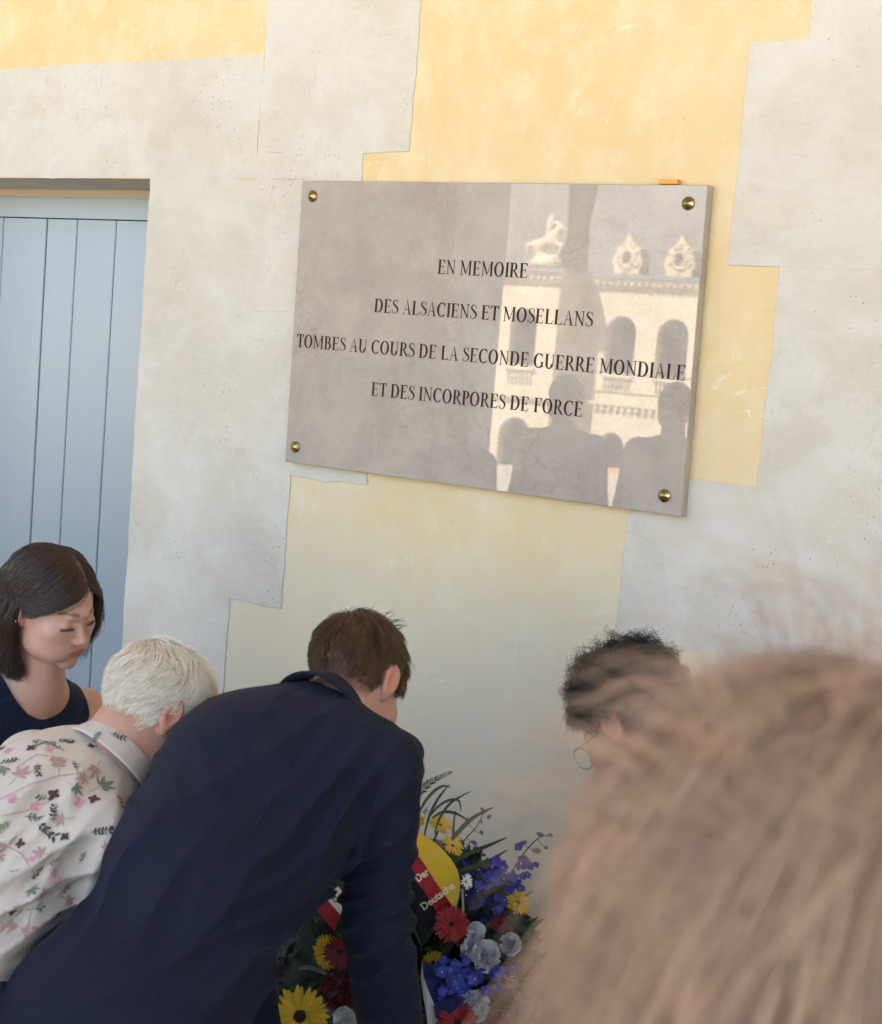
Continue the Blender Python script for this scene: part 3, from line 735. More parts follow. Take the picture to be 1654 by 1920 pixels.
GL['M'] = (.98, vst(.135, .045, stp=False, sl=.11, sr=.08) + vst(.74, .125, sr=.07, sl=.08) + [_rect(.03, .975, .22, 1), [(.06, .99), (.21, 1), (.50, .22), (.47, .06)], [(.755, 1), (.795, 1), (.50, .06), (.475, .13)]])
def fatten(q, e=.005):
    c = np.mean(q, 0); P = [np.array(p) for p in q]
    return [tuple(p + np.sign(p-c)*e) for p in P] if len(P) == 4 else q
def inscription(txt, pxl, pxr, h_px):
    """baseline from the left foot to the right foot (pixels); letters stand in the slab's face"""
    a, b = on_y(*pxl, -TP), on_y(*pxr, -TP); A, Bp = np.array([a[0], a[2]]), np.array([b[0], b[2]])
    top = on_y(pxl[0], pxl[1]-h_px, -TP); H = float(top[2]-a[2])
    adv = [(.30 if ch == ' ' else GL[ch][0]) for ch in txt]; tot = sum(adv) - .04
    u = (Bp-A); L = np.linalg.norm(u); u = u/L; sx = L/tot; v = np.array([-u[1], u[0]])*H
    mb = MB(); x = 0; k = 0
    for ch, ad in zip(txt, adv):
        if ch != ' ':
            for poly in [fatten(q) for q in GL[ch][1]]:
                k += 1; y = -TP - .00035 - .00001*(k % 23)
                V = [(*(A + u*sx*(x+p[0]-.02) + v*p[1]),) for p in poly]
                area = sum(V[i][0]*V[(i+1) % len(V)][1]-V[(i+1) % len(V)][0]*V[i][1] for i in range(len(V)))
                if area < 0: V = V[::-1]
                mb.add([(p[0], y, p[1]) for p in V], [tuple(range(len(V)))])
        x += ad
    return mb.build('inscription', M_LETTER, pq)
inscription('EN MEMOIRE', (820, 513.2), (989, 521.3), 26.5)
inscription('DES ALSACIENS ET MOSELLANS', (701, 585.2), (1111, 612.9), 25.5)
inscription('TOMBES AU COURS DE LA SECONDE GUERRE MONDIALE', (556, 650.4), (1285, 713.6), 24.5)
inscription('ET DES INCORPORES DE FORCE', (695.5, 741.6), (1092, 781.7), 25.5)
t0 = on_y(1236, 346, -.016); t1 = on_y(1273, 337, -.016)
o = MB().box((t0[0], -.022, t0[2]+.001), (t1[0], -.004, t1[2])).build('spacer_wedge', M_TAPE)
tag(o, 'small orange plastic spacer wedged on top of the plaque', 'spacer')

# ================================================================== THE PEOPLE
SK_W = m_skin('skin_fair', (.54, .32, .235)); SK_M = m_skin('skin_rosy', (.52, .295, .215)); SK_T = m_skin('skin_tan', (.40, .215, .145))
M_NAVY = m_cloth('navy_wool', (.0120, .0155, .033), (.0090, .0115, .025), sheen=.02)
M_SEAM = m_cloth('navy_seam', (.016, .020, .042), (.012, .015, .032), sheen=0)
M_NAVY2 = m_cloth('navy_ribbed_top', (.009, .015, .036), (.007, .011, .027), sheen=.08, twill=True)
M_CHAR = m_cloth('charcoal_wool', (.016, .016, .018), (.012, .012, .014), sheen=.1)
M_TROU = m_cloth('dark_trousers', (.02, .022, .03), (.015, .016, .022), sheen=.1)
M_DENIM = m_cloth('dark_denim', (.03, .045, .09), (.02, .03, .06), sheen=.1)
M_WHITE = m_cloth('cream_cotton', (.66, .60, .53), (.60, .54, .47), sheen=.1, rough=.85)
M_BEIGE = m_cloth('beige_cotton', (.30, .22, .15), (.26, .19, .12), sheen=.1)
M_SHOE = plain('black_leather', (.02, .018, .016), .35)

HM_BROWN = m_hair('brown_hair', (.17, .092, .048), (.030, .017, .010), pos=True)
HM_DARK = m_hair('dark_brown_hair', (.075, .042, .026), (.014, .0085, .006), rough=.36, spec=.6)
HM_BLACK = m_hair('black_curls', (.010, .008, .007), (.004, .0035, .003), rough=.35)
HM_BLOND = m_hair('bleached_hair', (.95, .91, .82), (.76, .69, .54), rough=.45, spec=.4)
HM_SAND = m_hair('sandy_hair', (.56, .39, .26), (.27, .17, .128), rough=.6, spec=.25, pos=True)

def D(v, s=1.0): return cdir(v)*s
def limb_hand(wr, d, nrm, side=1, s=1.0):
    """palm, four fingers of unequal length and a thumb from the side of the palm; d: towards the fingers, nrm: out of the palm"""
    d = unit(d); nrm = unit(nrm - d*(nrm @ d)); sd_ = np.cross(d, nrm)*side; L = []
    pc = wr + d*.048*s
    L.append(('e', pc, np.stack([sd_, d, nrm], 1), (.040*s, .050*s, .015*s)))
    for i, (o, ln) in enumerate(((-.030, .066), (-.010, .076), (.010, .071), (.029, .056))):
        b0 = wr + d*.088*s + sd_*o*s; b1 = b0 + (d*.85 + nrm*.35)*ln*.5*s; b2 = b1 + (d*.45 + nrm*.85)*ln*.55*s
        L += [('c', b0 - d*.02, b1, .0095*s, .0088*s), ('c', b1, b2, .0088*s, .0075*s)]
    t0 = wr + d*.03*s - sd_*.034*s; t1 = t0 + (d*.5 - sd_*.7 + nrm*.4)*.036*s; t2 = t1 + (d*.8 + nrm*.5)*.032*s
    L += [('c', t0, t1, .012*s, .0105*s), ('c', t1, t2, .0105*s, .0085*s)]
    return L
def torso_frame(neck, pel, shR, shL):
    up = unit(neck - pel); rt = unit(shR - shL); fr = unit(np.cross(up, rt)); rt = np.cross(fr, up); return np.stack([rt, fr, up], 1)
def skeleton(**k): return {a: np.asarray(v, float) for a, v in k.items()}
def body_lists(J, fat=1.0):
    T = torso_frame(J['neck'], J['pel'], J['shR'], J['shL']); up = T[:, 2]; fr = T[:, 1]
    H = np.linalg.norm(J['neck']-J['pel'])
    mid = (J['shR']+J['shL'])/2; w = np.linalg.norm(J['shR']-J['shL'])/2
    torso = [('e', mid*.55 + J['pel']*.45*1 + up*.06 - up*.0, T, (w*.86*fat, .105*fat, H*.36)),
             ('e', mid - up*.075 - fr*.012, T, (w*.92*fat, .098*fat, .13)),
             ('e', J['pel'] + up*.10, T, (w*.78*fat, .098*fat, .16)),
             ('e', J['pel'] + up*.0 - fr*.01, T, (w*.88*fat, .112*fat, .12)),
             ('c', J['shR'] - T[:, 0]*.035, J['neck']*.6 + mid*.4, .052, .05), ('c', J['shL'] + T[:, 0]*.035, J['neck']*.6 + mid*.4, .052, .05)]
    arms = {}
    for s in 'RL':
        arms[s] = (J['sh'+s], J['el'+s], J['wr'+s])
    return T, torso, arms
def fold_field(P, folds):
    s = np.zeros(len(P), np.float32)
    for c, n, lam, amp, rad, ph in folds:
        q = P - np.asarray(c, np.float32); m = np.exp(-(q**2).sum(1)/rad**2)
        u = q @ unit(n).astype(np.float32)
        wob = .35*np.sin(q[:, 0]*31+ph) + .35*np.sin(q[:, 2]*27+ph*2) + .3*np.sin(q[:, 1]*24)
        s += amp*m*(np.abs(np.sin(math.pi*u/lam + wob*1.6 + ph))**.7*2-1).astype(np.float32)
    return s

def grp(P, L, k, c, r):
    c = np.asarray(c, np.float32); q = np.linalg.norm(P - c, axis=1); d = q - r + .03; m = q < r
    if m.any(): d[m] = prims(P[m], L, k)
    return d
def person_head(R, C, s=1.0):
    C = np.asarray(C, np.float32); Rf = np.asarray(R, np.float32)
    loc = lambda P: ((P - C) @ Rf)/s
    return loc

def dress(p, J, mat, fat=1.0, loose=.02, arm=(.058, .052, .043), hem=-.12, folds=(), h=.006, name='jacket', k=.03, cut_neck=.0, seam=True, sleeves=1.0, neckr=.062, back=.0, extra=None, sharp=.012):
    T, torso, arms = body_lists(J, fat); up, fr = T[:, 2], T[:, 1]
    L = [(a[0], a[1], a[2], tuple(x+loose for x in a[3])) if a[0] == 'e' else ('c', a[1], a[2], a[3]+loose*.75, a[4]+loose*.6) for a in torso]
    pel = J['pel']
    L.append(('e', pel + up*hem*.4, T, (np.linalg.norm(J['shR']-J['shL'])*.5*fat+loose*.6, .125*fat+loose*.5, .14)))
    if extra: L += extra
    def sleeve(P, s):
        a, b, c = arms[s]; c2 = b + (c-b)*(sleeves if sleeves <= 1 else 1)
        return smin(cone(P, a, b, arm[0], arm[1]), cone(P, b, c2, arm[1], arm[2]), .02)
    nk = J['neck']
    hemc = pel + up*hem
    def fn(P):
        P = P.astype(np.float32)
        t = prims(P, L, k)
        if len(folds): f = fold_field(P, folds)*2.1
        else: f = 0
        if seam:
            for ss in 'RL':
                sp = J['sh'+ss] - T[:, 0]*(.022 if ss == 'R' else -.022); nn = unit(T[:, 0]*(1 if ss == 'R' else -1)*.93 - up*.1 + fr*.12)
                qq = P - sp.astype(np.float32); t = t + .0024*np.exp(-((qq @ nn.astype(np.float32))/.0032)**2)*((qq**2).sum(1) < .15**2)
            q = P - nk.astype(np.float32); x = q @ T[:, 0].astype(np.float32); y = q @ fr.astype(np.float32)
            t = t + .0016*np.exp(-(x/.0035)**2)*(y < 0.02)
        d = t
        for s in 'RL':
            if s in arms: d = smin(d, sleeve(P, s), sharp)
        d = d + f
        d = smax(d, -((P - hemc.astype(np.float32)) @ up.astype(np.float32)), .006)
        ax = unit(J['head'] - nk)
        d = smax(d, -cone(P, nk - ax*.0 - up*.00, nk + ax*.22, neckr, neckr+.02), .008)
        return d
    pts = np.array([J[x] for x in ('neck', 'pel', 'shR', 'shL', 'elR', 'elL', 'wrR', 'wrL')])
    o = sdf_object(name, fn, pts.min(0)-.22, pts.max(0)+.22, h, mat, p)
    return o, fn, T
def flesh(p, J, R, C, mat, s=1.0, h=.004, fat=1.0, tint={}, hands=True, hb=None, neck=(.056, .060)):
    """head, neck, shoulders, arms and hands in one continuous surface"""
    T, torso, arms = body_lists(J, fat); loc = person_head(R, C, s)
    L = list(torso); AR = []
    for a in 'RL':
        s0, e0, w0 = arms[a]; AR += [('c', s0, e0, .048*fat, .040*fat), ('c', e0, e0+(w0-e0)*.4, .041*fat, .038*fat), ('c', e0+(w0-e0)*.4, w0, .038*fat, .026*fat)]
    Hh = []
    if hands:
        for a in 'RL':
            s0, e0, w0 = arms[a]; d = J.get('hd'+a, w0-e0); n_ = J.get('hn'+a, -T[:, 1]); Hh += limb_hand(w0, d, n_, 1 if a == 'R' else -1)
    nb = np.asarray(C) + (np.asarray(R) @ np.array([0, -.022, -.052]))*s
    ch = np.asarray(C) + (np.asarray(R) @ np.array([0, .012, -.055]))*s
    def fn(P):
        P = P.astype(np.float32)
        d = prims(P, L, .035)
        for i in (0, 3): d = smin(d, prims(P, AR[i:i+3], .035), .035)
        nk = smin(cone(P, nb, J['neck'] - T[:, 2]*.02, neck[0], neck[1]), cone(P, ch, J['neck'] + T[:, 1]*.02 - T[:, 2]*.03, .040, .045), .03)
        d = smin(d, nk, .045)
        if Hh:
            for a, hh in (('R', Hh[:len(Hh)//2]), ('L', Hh[len(Hh)//2:])): d = smin(d, grp(P, hh, .006, J['wr'+a], .24), .012)
        far = np.linalg.norm(P - np.asarray(C, np.float32), axis=1) > .19
        hd = np.full(len(P), 1.0, np.float32)
        if (~far).any(): hd[~far] = head_sdf(loc(P[~far]))*s
        hd[far] = np.linalg.norm(P[far] - np.asarray(C, np.float32), axis=1) - .14
        return smin(d, hd, .014)
    def tf(P):
        c = np.ones((len(P), 3), np.float32); m = np.linalg.norm(P - np.asarray(C, np.float32), axis=1) < .16
        c[m] = head_tint(loc(P[m]), **tint); return c
    keys = ['neck', 'pel', 'shR', 'shL', 'elR', 'elL', 'wrR', 'wrL']
    pts = np.array([J[x] for x in keys] + [C])
    if hb == h: return sdf_object('body', fn, pts.min(0)-.12, pts.max(0)+.15, h, mat, p, tf, 1.55)
    Cf = np.asarray(C, np.float32)
    V1, Q1 = polygonize(lambda P: smax(fn(P), np.linalg.norm(P.astype(np.float32) - Cf, axis=1) - .155, .0006), Cf-.165, Cf+.165, h, 1.5)
    V2, Q2 = polygonize(lambda P: smax(fn(P), .1525 - np.linalg.norm(P.astype(np.float32) - Cf, axis=1), .0006), pts.min(0)-.19, pts.max(0)+.19, hb or h*1.6, 1.9)
    V = np.concatenate([V1, V2]); me = np_mesh('body', V, np.concatenate([Q1, Q2+len(V1)]))
    a = me.attributes.new('tint', 'FLOAT_COLOR', 'POINT'); c = np.ones((len(V), 4), np.float32); c[:, :3] = tf(V.astype(np.float32)); a.data.foreach_set('color', c.ravel())
    return link('body', me, mat, p, True)
def legs(p, J, mat, r=(.105, .072, .06), h=.012, shoes=True):
    def fn(P):
        d = ell(P, J['pel'], None, (.17, .14, .13))
        for s in 'RL':
            d = smin(d, smin(cone(P, J['hip'+s], J['kn'+s], r[0], r[1]), cone(P, J['kn'+s], J['an'+s], r[1], r[2]), .03), .04)
        return d
    pts = np.array([J[x] for x in ('pel', 'hipR', 'hipL', 'knR', 'knL', 'anR', 'anL')])
    sdf_object('trousers', fn, pts.min(0)-.2, pts.max(0)+.2, h, mat, p)
    if shoes:
        for s in 'RL':
            a = J['an'+s]; f = J['foot']
            def sh(P, a=a): 
                b = np.array([a[0], a[1], .045]); return smax(smin(cone(P, b - f*.05, b + f*.12, .045, .04), cone(P, b, a + np.array([0, 0, .03]), .045, .05), .02), -(P[:, 2]-.004), .004)
            b = np.array([a[0], a[1], .05]); sdf_object('shoe', sh, b-.25, b+.25, .012, M_SHOE, p)
def stand_legs(J, foot, gap=.11, bend=.03):
    T = torso_frame(J['neck'], J['pel'], J['shR'], J['shL']); rt = np.cross(foot, [0, 0, 1]); rt = unit(rt)
    if rt @ T[:, 0] < 0: rt = -rt
    J['foot'] = foot
    for s, q in (('R', 1), ('L', -1)):
        hp = J['pel'] + rt*q*.085 - np.array([0, 0, .03]); J['hip'+s] = hp
        an = np.array([hp[0], hp[1], .09]) + rt*q*(gap-.085); J['an'+s] = an
        J['kn'+s] = (hp+an)/2 + foot*bend
    return J
def px3(*v): return at(*v)

def seam_line(o, px, parent, name='seam', r=.0011):
    me = o.data; n = len(me.vertices); co = np.empty(n*3, np.float32); me.vertices.foreach_get('co', co)
    bv = BVHTree.FromPolygons(co.reshape(-1, 3).tolist(), [tuple(q.vertices) for q in me.polygons]); pts = []
    P = []
    for (a, b), (c, d) in zip(px[:-1], px[1:]): P += [(a+(c-a)*t, b+(d-b)*t) for t in (0, .2, .4, .6, .8)]
    for q in P + [px[-1]]:
        h = bv.ray_cast(Vector(CAM), Vector(ray(*q)))
        if h[0] is not None: pts.append(np.array(h[0]) + np.array(h[1])*.0001)
    # a low welt: one side raised, which reads as a pressed seam
    mb = MB(); Lf_, Rt_ = [], []
    for i, p_ in enumerate(pts):
        d = unit(pts[min(i+1, len(pts)-1)] - pts[max(i-1, 0)]); hit = bv.find_nearest(Vector(p_)); n_ = np.array(hit[1]); s_ = np.cross(d, n_)
        Lf_.append([p_ - s_*.0032 - n_*.0004, p_ - s_*.0012 + n_*.0011, p_ + s_*.0006 + n_*.0013, p_ + s_*.0010 - n_*.0006])
    return mb.grid(Lf_).build(name, M_SEAM, parent, True)
# ---- man in the navy suit, bent over the wreath, back to us
def suit_man():
    C = at(664, 1284, 2.60); R = frame(D((.38, .62, .62)), D((.40, -.74, .52)))
    R = R @ np.array(Matrix.Rotation(math.radians(-7), 3, 'Y'))
    J = skeleton(head=C, neck=at(600, 1345, 2.50), pel=at(252, 1905, 2.26), shR=at(720, 1440, 2.42), shL=at(392, 1375, 2.60),
                 elR=at(704, 1722, 2.50), wrR=at(742, 1985, 2.74), elL=at(425, 1670, 2.85), wrL=at(480, 1975, 2.95))
    J['hdR'] = D((.15, .85, .5)); J['hnR'] = D((-.6, .1, .8)); J['hdL'] = D((.5, .8, .2)); J['hnL'] = D((.3, 0, .9))
    stand_legs(J, unit(D((.55, 0, .8))*[1, 1, 0]))
    p = empty('person', (J['pel'][0], J['pel'][1], 0), 'man with short brown hair in navy suit jacket bending down over the wreath, back turned', 'person', None)
    flesh(p, J, R, C, SK_M, s=.985, h=.003, hb=.006, tint=dict(scalp=(.17, .13, .11)), neck=(.056, .060))
    rt = unit(J['shR']-J['elR'])
    folds = [(at(640, 1560, 2.35), cdir((.75, .65, 0)), .060, .0045, .13, .3), (at(700, 1700, 2.45), cdir((.25, .95, 0)), .045, .0055, .10, 1.1),
             (at(690, 1640, 2.42), cdir((.5, .86, 0)), .055, .004, .09, 2.0), (at(560, 1760, 2.3), cdir((.35, .92, 0)), .050, .0050, .13, .7),
             (at(400, 1800, 2.2), cdir((.5, .85, .1)), .085, .0030, .22, 1.9), (at(730, 1800, 2.5), cdir((.45, .85, .3)), .065, .0026, .09, .2),
             (at(330, 1500, 2.4), cdir((.8, -.5, .1)), .07, .0025, .14, 2.6), (at(560, 1420, 2.35), cdir((.4, .9, 0)), .09, .0018, .16, .9),
             (at(240, 1640, 2.3), cdir((.85, .5, 0)), .06, .0030, .14, .4)]
    extra = [('e', at(738, 1410, 2.46), None, (.048, .052, .028)), ('e', at(470, 1480, 2.43), None, (.16, .15, .15)), ('e', at(600, 1400, 2.45), None, (.115, .09, .075)),
             ('e', at(380, 1640, 2.34), None, (.165, .15, .16))]
    o, fn, T = dress(p, J, M_NAVY, fat=1.08, loose=.022, arm=(.066, .062, .058), hem=-.16, folds=folds, h=.0052, sharp=.006, k=.05, extra=extra, neckr=.046)
    seam_line(o, [(768, 1385), (752, 1394), (736, 1418), (722, 1448), (708, 1490), (690, 1540), (668, 1590), (645, 1640)], p)
    seam_line(o, [(596, 1322), (570, 1380), (535, 1450), (490, 1530), (440, 1610), (385, 1700), (330, 1790), (275, 1890)], p)
    seam_line(o, [(640, 1345), (690, 1362), (740, 1382), (768, 1385)], p)
    # turned-down collar round the neck
    ax = unit(C - J['neck']); c0 = J['neck'] + ax*.014
    a = unit(np.cross(ax, [0, 0, 1])); b = np.cross(ax, a)
    def collar(P, off=0):
        q = P - c0.astype(np.float32); hgt = q @ ax.astype(np.float32); x = q @ a.astype(np.float32); y = q @ b.astype(np.float32)
        rr = np.sqrt(x*x + y*y); target = .0745 + (-hgt)*.50 + .002*np.sin(np.arctan2(y, x)*3)
        d = np.abs(rr - target) - .0032
        return smax(d*.85, np.abs(hgt) - .029, .003)
    sdf_object('collar', collar, c0-.14, c0+.14, .0035, M_NAVY, p)
    # hair: faded nape, longer tousled crown
    keep = lambda P: hairline(P) > -.006
    P = scalp_roots(9500, keep, 11)
    ln = np.interp(P[:, 2], [-.06, -.02, .03, .08, .13], [.004, .010, .024, .040, .052])*RNG.uniform(.75, 1.2, len(P))
    ln = np.where((P[:, 1] > .03), ln*1.15+.008, ln)
    cl = np.stack([rowsin(P*80, 5+i) for i in range(3)], 1)*.5
    def style(p, t, n):
        down = np.array([.10, -.30, -.75], np.float32)
        fwd = np.array([.25, .55, -.25], np.float32)
        wgt = np.clip((p[:, 2]-.07)/.05, 0, 1)[:, None]
        v = down*(1-wgt) + fwd*wgt + cl*.55 + n*.22*(1-t)
        v = v - n*(v*n).sum(1, keepdims=True)*.75
        return norm_rows(v)
    PT = grow(P, ln, 7, style, lift=.5, gap=RNG.uniform(.001, .007, len(P)).astype(np.float32)*np.clip(ln/.03, .15, 1.6))
    strands('hair', PT*.985, RNG.uniform(.00032, .0005, len(P)), HM_BROWN, p, R, C)
    # unruly tufts at the crown
    P = scalp_roots(110, lambda P: (P[:, 2] > .108) & (P[:, 1] > -.03), 5)
    l2 = RNG.uniform(.025, .045, len(P)); cl2 = np.stack([rowsin(P*60, 15+i) for i in range(3)], 1)
    st2 = lambda p, t, n: norm_rows(n*(.9-1.2*t) + cl2*.8 + np.array([.5, .6, .05], np.float32)*(t+.1))
    strands('hair_tuft', grow(P, l2, 8, st2, lift=1.2, gap=.004), .0004, HM_BROWN, p, R, C)
    legs(p, J, M_NAVY)
    return p

# ---- person with cropped bleached hair in a floral blouse
def blouse_person():
    C = at(287, 1336, 2.58); R = frame(D((.56, .60, .50)), D((.58, -.66, .42)))
    J = skeleton(head=C, neck=at(206, 1425, 2.53), pel=at(-150, 1880, 2.32), shR=at(178, 1560, 2.40), shL=at(60, 1440, 2.68),
                 elR=at(190, 1800, 2.52), wrR=at(330, 1990, 2.75), elL=at(160, 1760, 2.95), wrL=at(330, 1960, 3.0))
    J['hdR'] = D((.6, .7, .4)); J['hnR'] = D((-.3, .2, .9)); J['hdL'] = D((.6, .7, .2)); J['hnL'] = D((.3, 0, .9))
    stand_legs(J, unit(D((.7, 0, .7))*[1, 1, 0]))
    p = empty('person', (J['pel'][0], J['pel'][1], 0), 'person with cropped bleached hair in pale floral blouse bending beside the navy suit', 'person')
    flesh(p, J, R, C, SK_M, s=.955, h=.0032, hb=.006, fat=.86, tint=dict(scalp=(.95, .90, .80)), neck=(.060, .066))
    folds = [(at(110, 1660, 2.35), cdir((.75, .55, 0)), .075, .005, .13, .3), (at(60, 1720, 2.3), cdir((.3, .95, 0)), .06, .006, .14, 1.1),
             (at(150, 1580, 2.4), cdir((.8, .5, 0)), .06, .004, .10, 2.2), (at(20, 1560, 2.3), cdir((.3, .9, .2)), .10, .003, .2, .6),
             (at(100, 1830, 2.4), cdir((.2, .98, 0)), .04, .005, .14, .6)]
    extra = [('e', at(120, 1470, 2.52), None, (.115, .11, .085)), ('e', at(60, 1560, 2.45), None, (.14, .13, .14)), ('e', at(-20, 1640, 2.4), None, (.14, .13, .15))]
    o, fn, T = dress(p, J, M_WHITE, fat=.98, loose=.016, arm=(.068, .078, .086), hem=-.08, folds=folds, h=.0056, name='blouse', k=.05, extra=extra, seam=False, sleeves=.45, neckr=.050, sharp=.02)
    # collar band
    ax = unit(C - J['neck']); c0 = J['neck'] + ax*.014; a = unit(np.cross(ax, [0, 0, 1])); b = np.cross(ax, a)
    def collar(P):
        q = P - c0.astype(np.float32); hgt = q @ ax.astype(np.float32); rr = np.sqrt((q @ a.astype(np.float32))**2 + (q @ b.astype(np.float32))**2)
        return smax((np.abs(rr - (.073 - hgt*.5)) - .0030)*.85, np.abs(hgt) - .021, .003)
    co = sdf_object('collar', collar, c0-.14, c0+.14, .0026, M_WHITE, p)
    printed(p, o, co)
    P = scalp_roots(11500, lambda P: hairline(P) > -.004, 21)
    ln = np.interp(P[:, 2], [-.06, -.02, .03, .08, .13], [.014, .020, .028, .040, .048])*RNG.uniform(.8, 1.25, len(P))
    cl = np.stack([rowsin(P*75, 35+i) for i in range(3)], 1)*.6
    def style(p, t, n):
        w_ = np.clip((p[:, 2]-.05)/.06, 0, 1)[:, None]
        v = np.array([.15, -.35, -.75], np.float32)*(1-w_) + np.array([.65, .35, -.35], np.float32)*w_ + cl*.6 + n*.30*(1-t)
        v = v - n*(v*n).sum(1, keepdims=True)*.7
        return norm_rows(v)
    PT = grow(P, ln, 7, style, lift=.6, gap=RNG.uniform(.002, .010, len(P)).astype(np.float32))
    strands('hair', PT*.955, RNG.uniform(.00030, .00046, len(P)), HM_BLOND, p, R, C)
    legs(p, J, M_DENIM)
    return p

# ---- print on the blouse: sprigs, roses, maple leaves, butterflies
def printed(p, blouse, collar):
    me = blouse.data; n = len(me.vertices); co = np.empty(n*3, np.float32); me.vertices.foreach_get('co', co)
    cm = collar.data; c2 = np.empty(len(cm.vertices)*3, np.float32); cm.vertices.foreach_get('co', c2)
    bv = BVHTree.FromPolygons([tuple(v) for v in co.reshape(-1, 3).tolist() + c2.reshape(-1, 3).tolist()],
                              [tuple(q.vertices) for q in me.polygons] + [tuple(i+n for i in q.vertices) for q in cm.polygons])
    mats = [plain('print_dark_leaf', (.07, .08, .06), .9), plain('print_green', (.17, .22, .15), .9), plain('print_rust', (.43, .28, .24), .9),
            plain('print_pink', (.66, .36, .41), .9), plain('print_brown', (.09, .045, .03), .9), plain('print_rose_shade', (.60, .27, .33), .9),
            plain('print_pale_green', (.28, .32, .20), .9)]
    bufs = {'sprig': MB(), 'rose': MB(), 'maple_leaf': MB(), 'butterfly': MB(), 'stem': MB()}
    r = np.random.default_rng(4)
    def put(buf, o, U, V_, pts, mi):
        out = []; cx = sum(a for a, b in pts)/len(pts); cy_ = sum(b for a, b in pts)/len(pts)
        for (a, b) in [(cx, cy_)] + list(pts):
            q = o + U*a + V_*b; hit = bv.find_nearest(Vector(q))
            if hit[0] is None or hit[3] > .012: return
            out.append(np.array(hit[0]) + np.array(hit[1])*(.0010 + .00012*mi))
        k = len(pts); bufs[buf].add(out, [(0, i+1, (i+1) % k+1) for i in range(k)], mi)
    def leaf(buf, o, U, V_, x, y, a, L, w_, mi):
        c, s = math.cos(a), math.sin(a); pts = []
        for t, ww in ((0, 0), (.25, .75), (.5, 1), (.75, .62), (1, 0), (.75, -.62), (.5, -1), (.25, -.75)):
            u, v = t*L, ww*w_; pts.append((x + c*u - s*v, y + s*u + c*v))
        put(buf, o, U, V_, pts, mi)
    def line(o, U, V_, P, w_, mi):
        for (x0_, y0_), (x1_, y1_) in zip(P[:-1], P[1:]):
            d = np.array([x1_-x0_, y1_-y0_]); d = d/np.linalg.norm(d)*w_/2; put('stem', o, U, V_, [(x0_+d[1], y0_-d[0]), (x1_+d[1], y1_-d[0]), (x1_-d[1], y1_+d[0]), (x0_-d[1], y0_+d[0])], mi)
    def motif(kind, o, U, V_, s):
        if kind == 'sprig':
            mi = int(r.choice([0, 0, 1, 6])); a = r.uniform(0, 6.28); n_ = int(r.integers(3, 6)); L = s*.042
            line(o, U, V_, [(0, 0), (math.cos(a)*L, math.sin(a)*L)], .0008, 4)
            for i in range(n_):
                t = (i+1)/n_*L
                for sg in (-1, 1): leaf('sprig', o, U, V_, math.cos(a)*t, math.sin(a)*t, a+sg*(.9+r.normal()*.15), s*r.uniform(.010, .015), s*.0032, mi if r.random() < .8 else 6)
        if kind == 'rose':
            for i in range(16):
                a = r.uniform(0, 6.28); q = r.uniform(0, .012)*s; x, y = math.cos(a)*q, math.sin(a)*q; R_ = s*r.uniform(.004, .007)
                put('rose', o, U, V_, [(x+R_*math.cos(t)*r.uniform(.8, 1.1), y+R_*math.sin(t)*r.uniform(.8, 1.1)) for t in np.linspace(0, 5.6, 8)], int(r.choice([3, 3, 3, 5])))
        if kind == 'maple':
            mi = int(r.choice([2, 2, 1, 2])); a0 = r.uniform(0, 6.28)
            for k, (da, L) in enumerate(((0, 1), (.7, .85), (-.7, .85), (1.5, .6), (-1.5, .6))): leaf('maple_leaf', o, U, V_, 0, 0, a0+da, s*.034*L, s*.0052*L, mi)
            line(o, U, V_, [(0, 0), (-math.cos(a0)*s*.03, -math.sin(a0)*s*.03)], .0010, 2)
        if kind == 'butterfly':
            a0 = r.uniform(0, 6.28)
            for da, L, w_ in ((.7, .018, .0062), (-.7, .018, .0062), (2.2, .013, .005), (-2.2, .013, .005)):
                leaf('butterfly', o, U, V_, 0, 0, a0+da, s*L, s*w_, 4)
                leaf('butterfly', o, U, V_, math.cos(a0+da)*.003, math.sin(a0+da)*.003, a0+da, s*L*.6, s*w_*.5, 2 if r.random() < .6 else 3)
    def place(px_, py_, kind, s=1.0):
        d = ray(px_, py_); hit = bv.ray_cast(Vector(CAM), Vector(d))
        if hit[0] is None: return
        n_ = np.array(hit[1]); o = np.array(hit[0]); U = unit(np.cross(n_, [.2, .1, .97])); V_ = np.cross(n_, U); motif(kind, o, U, V_, s*.68)
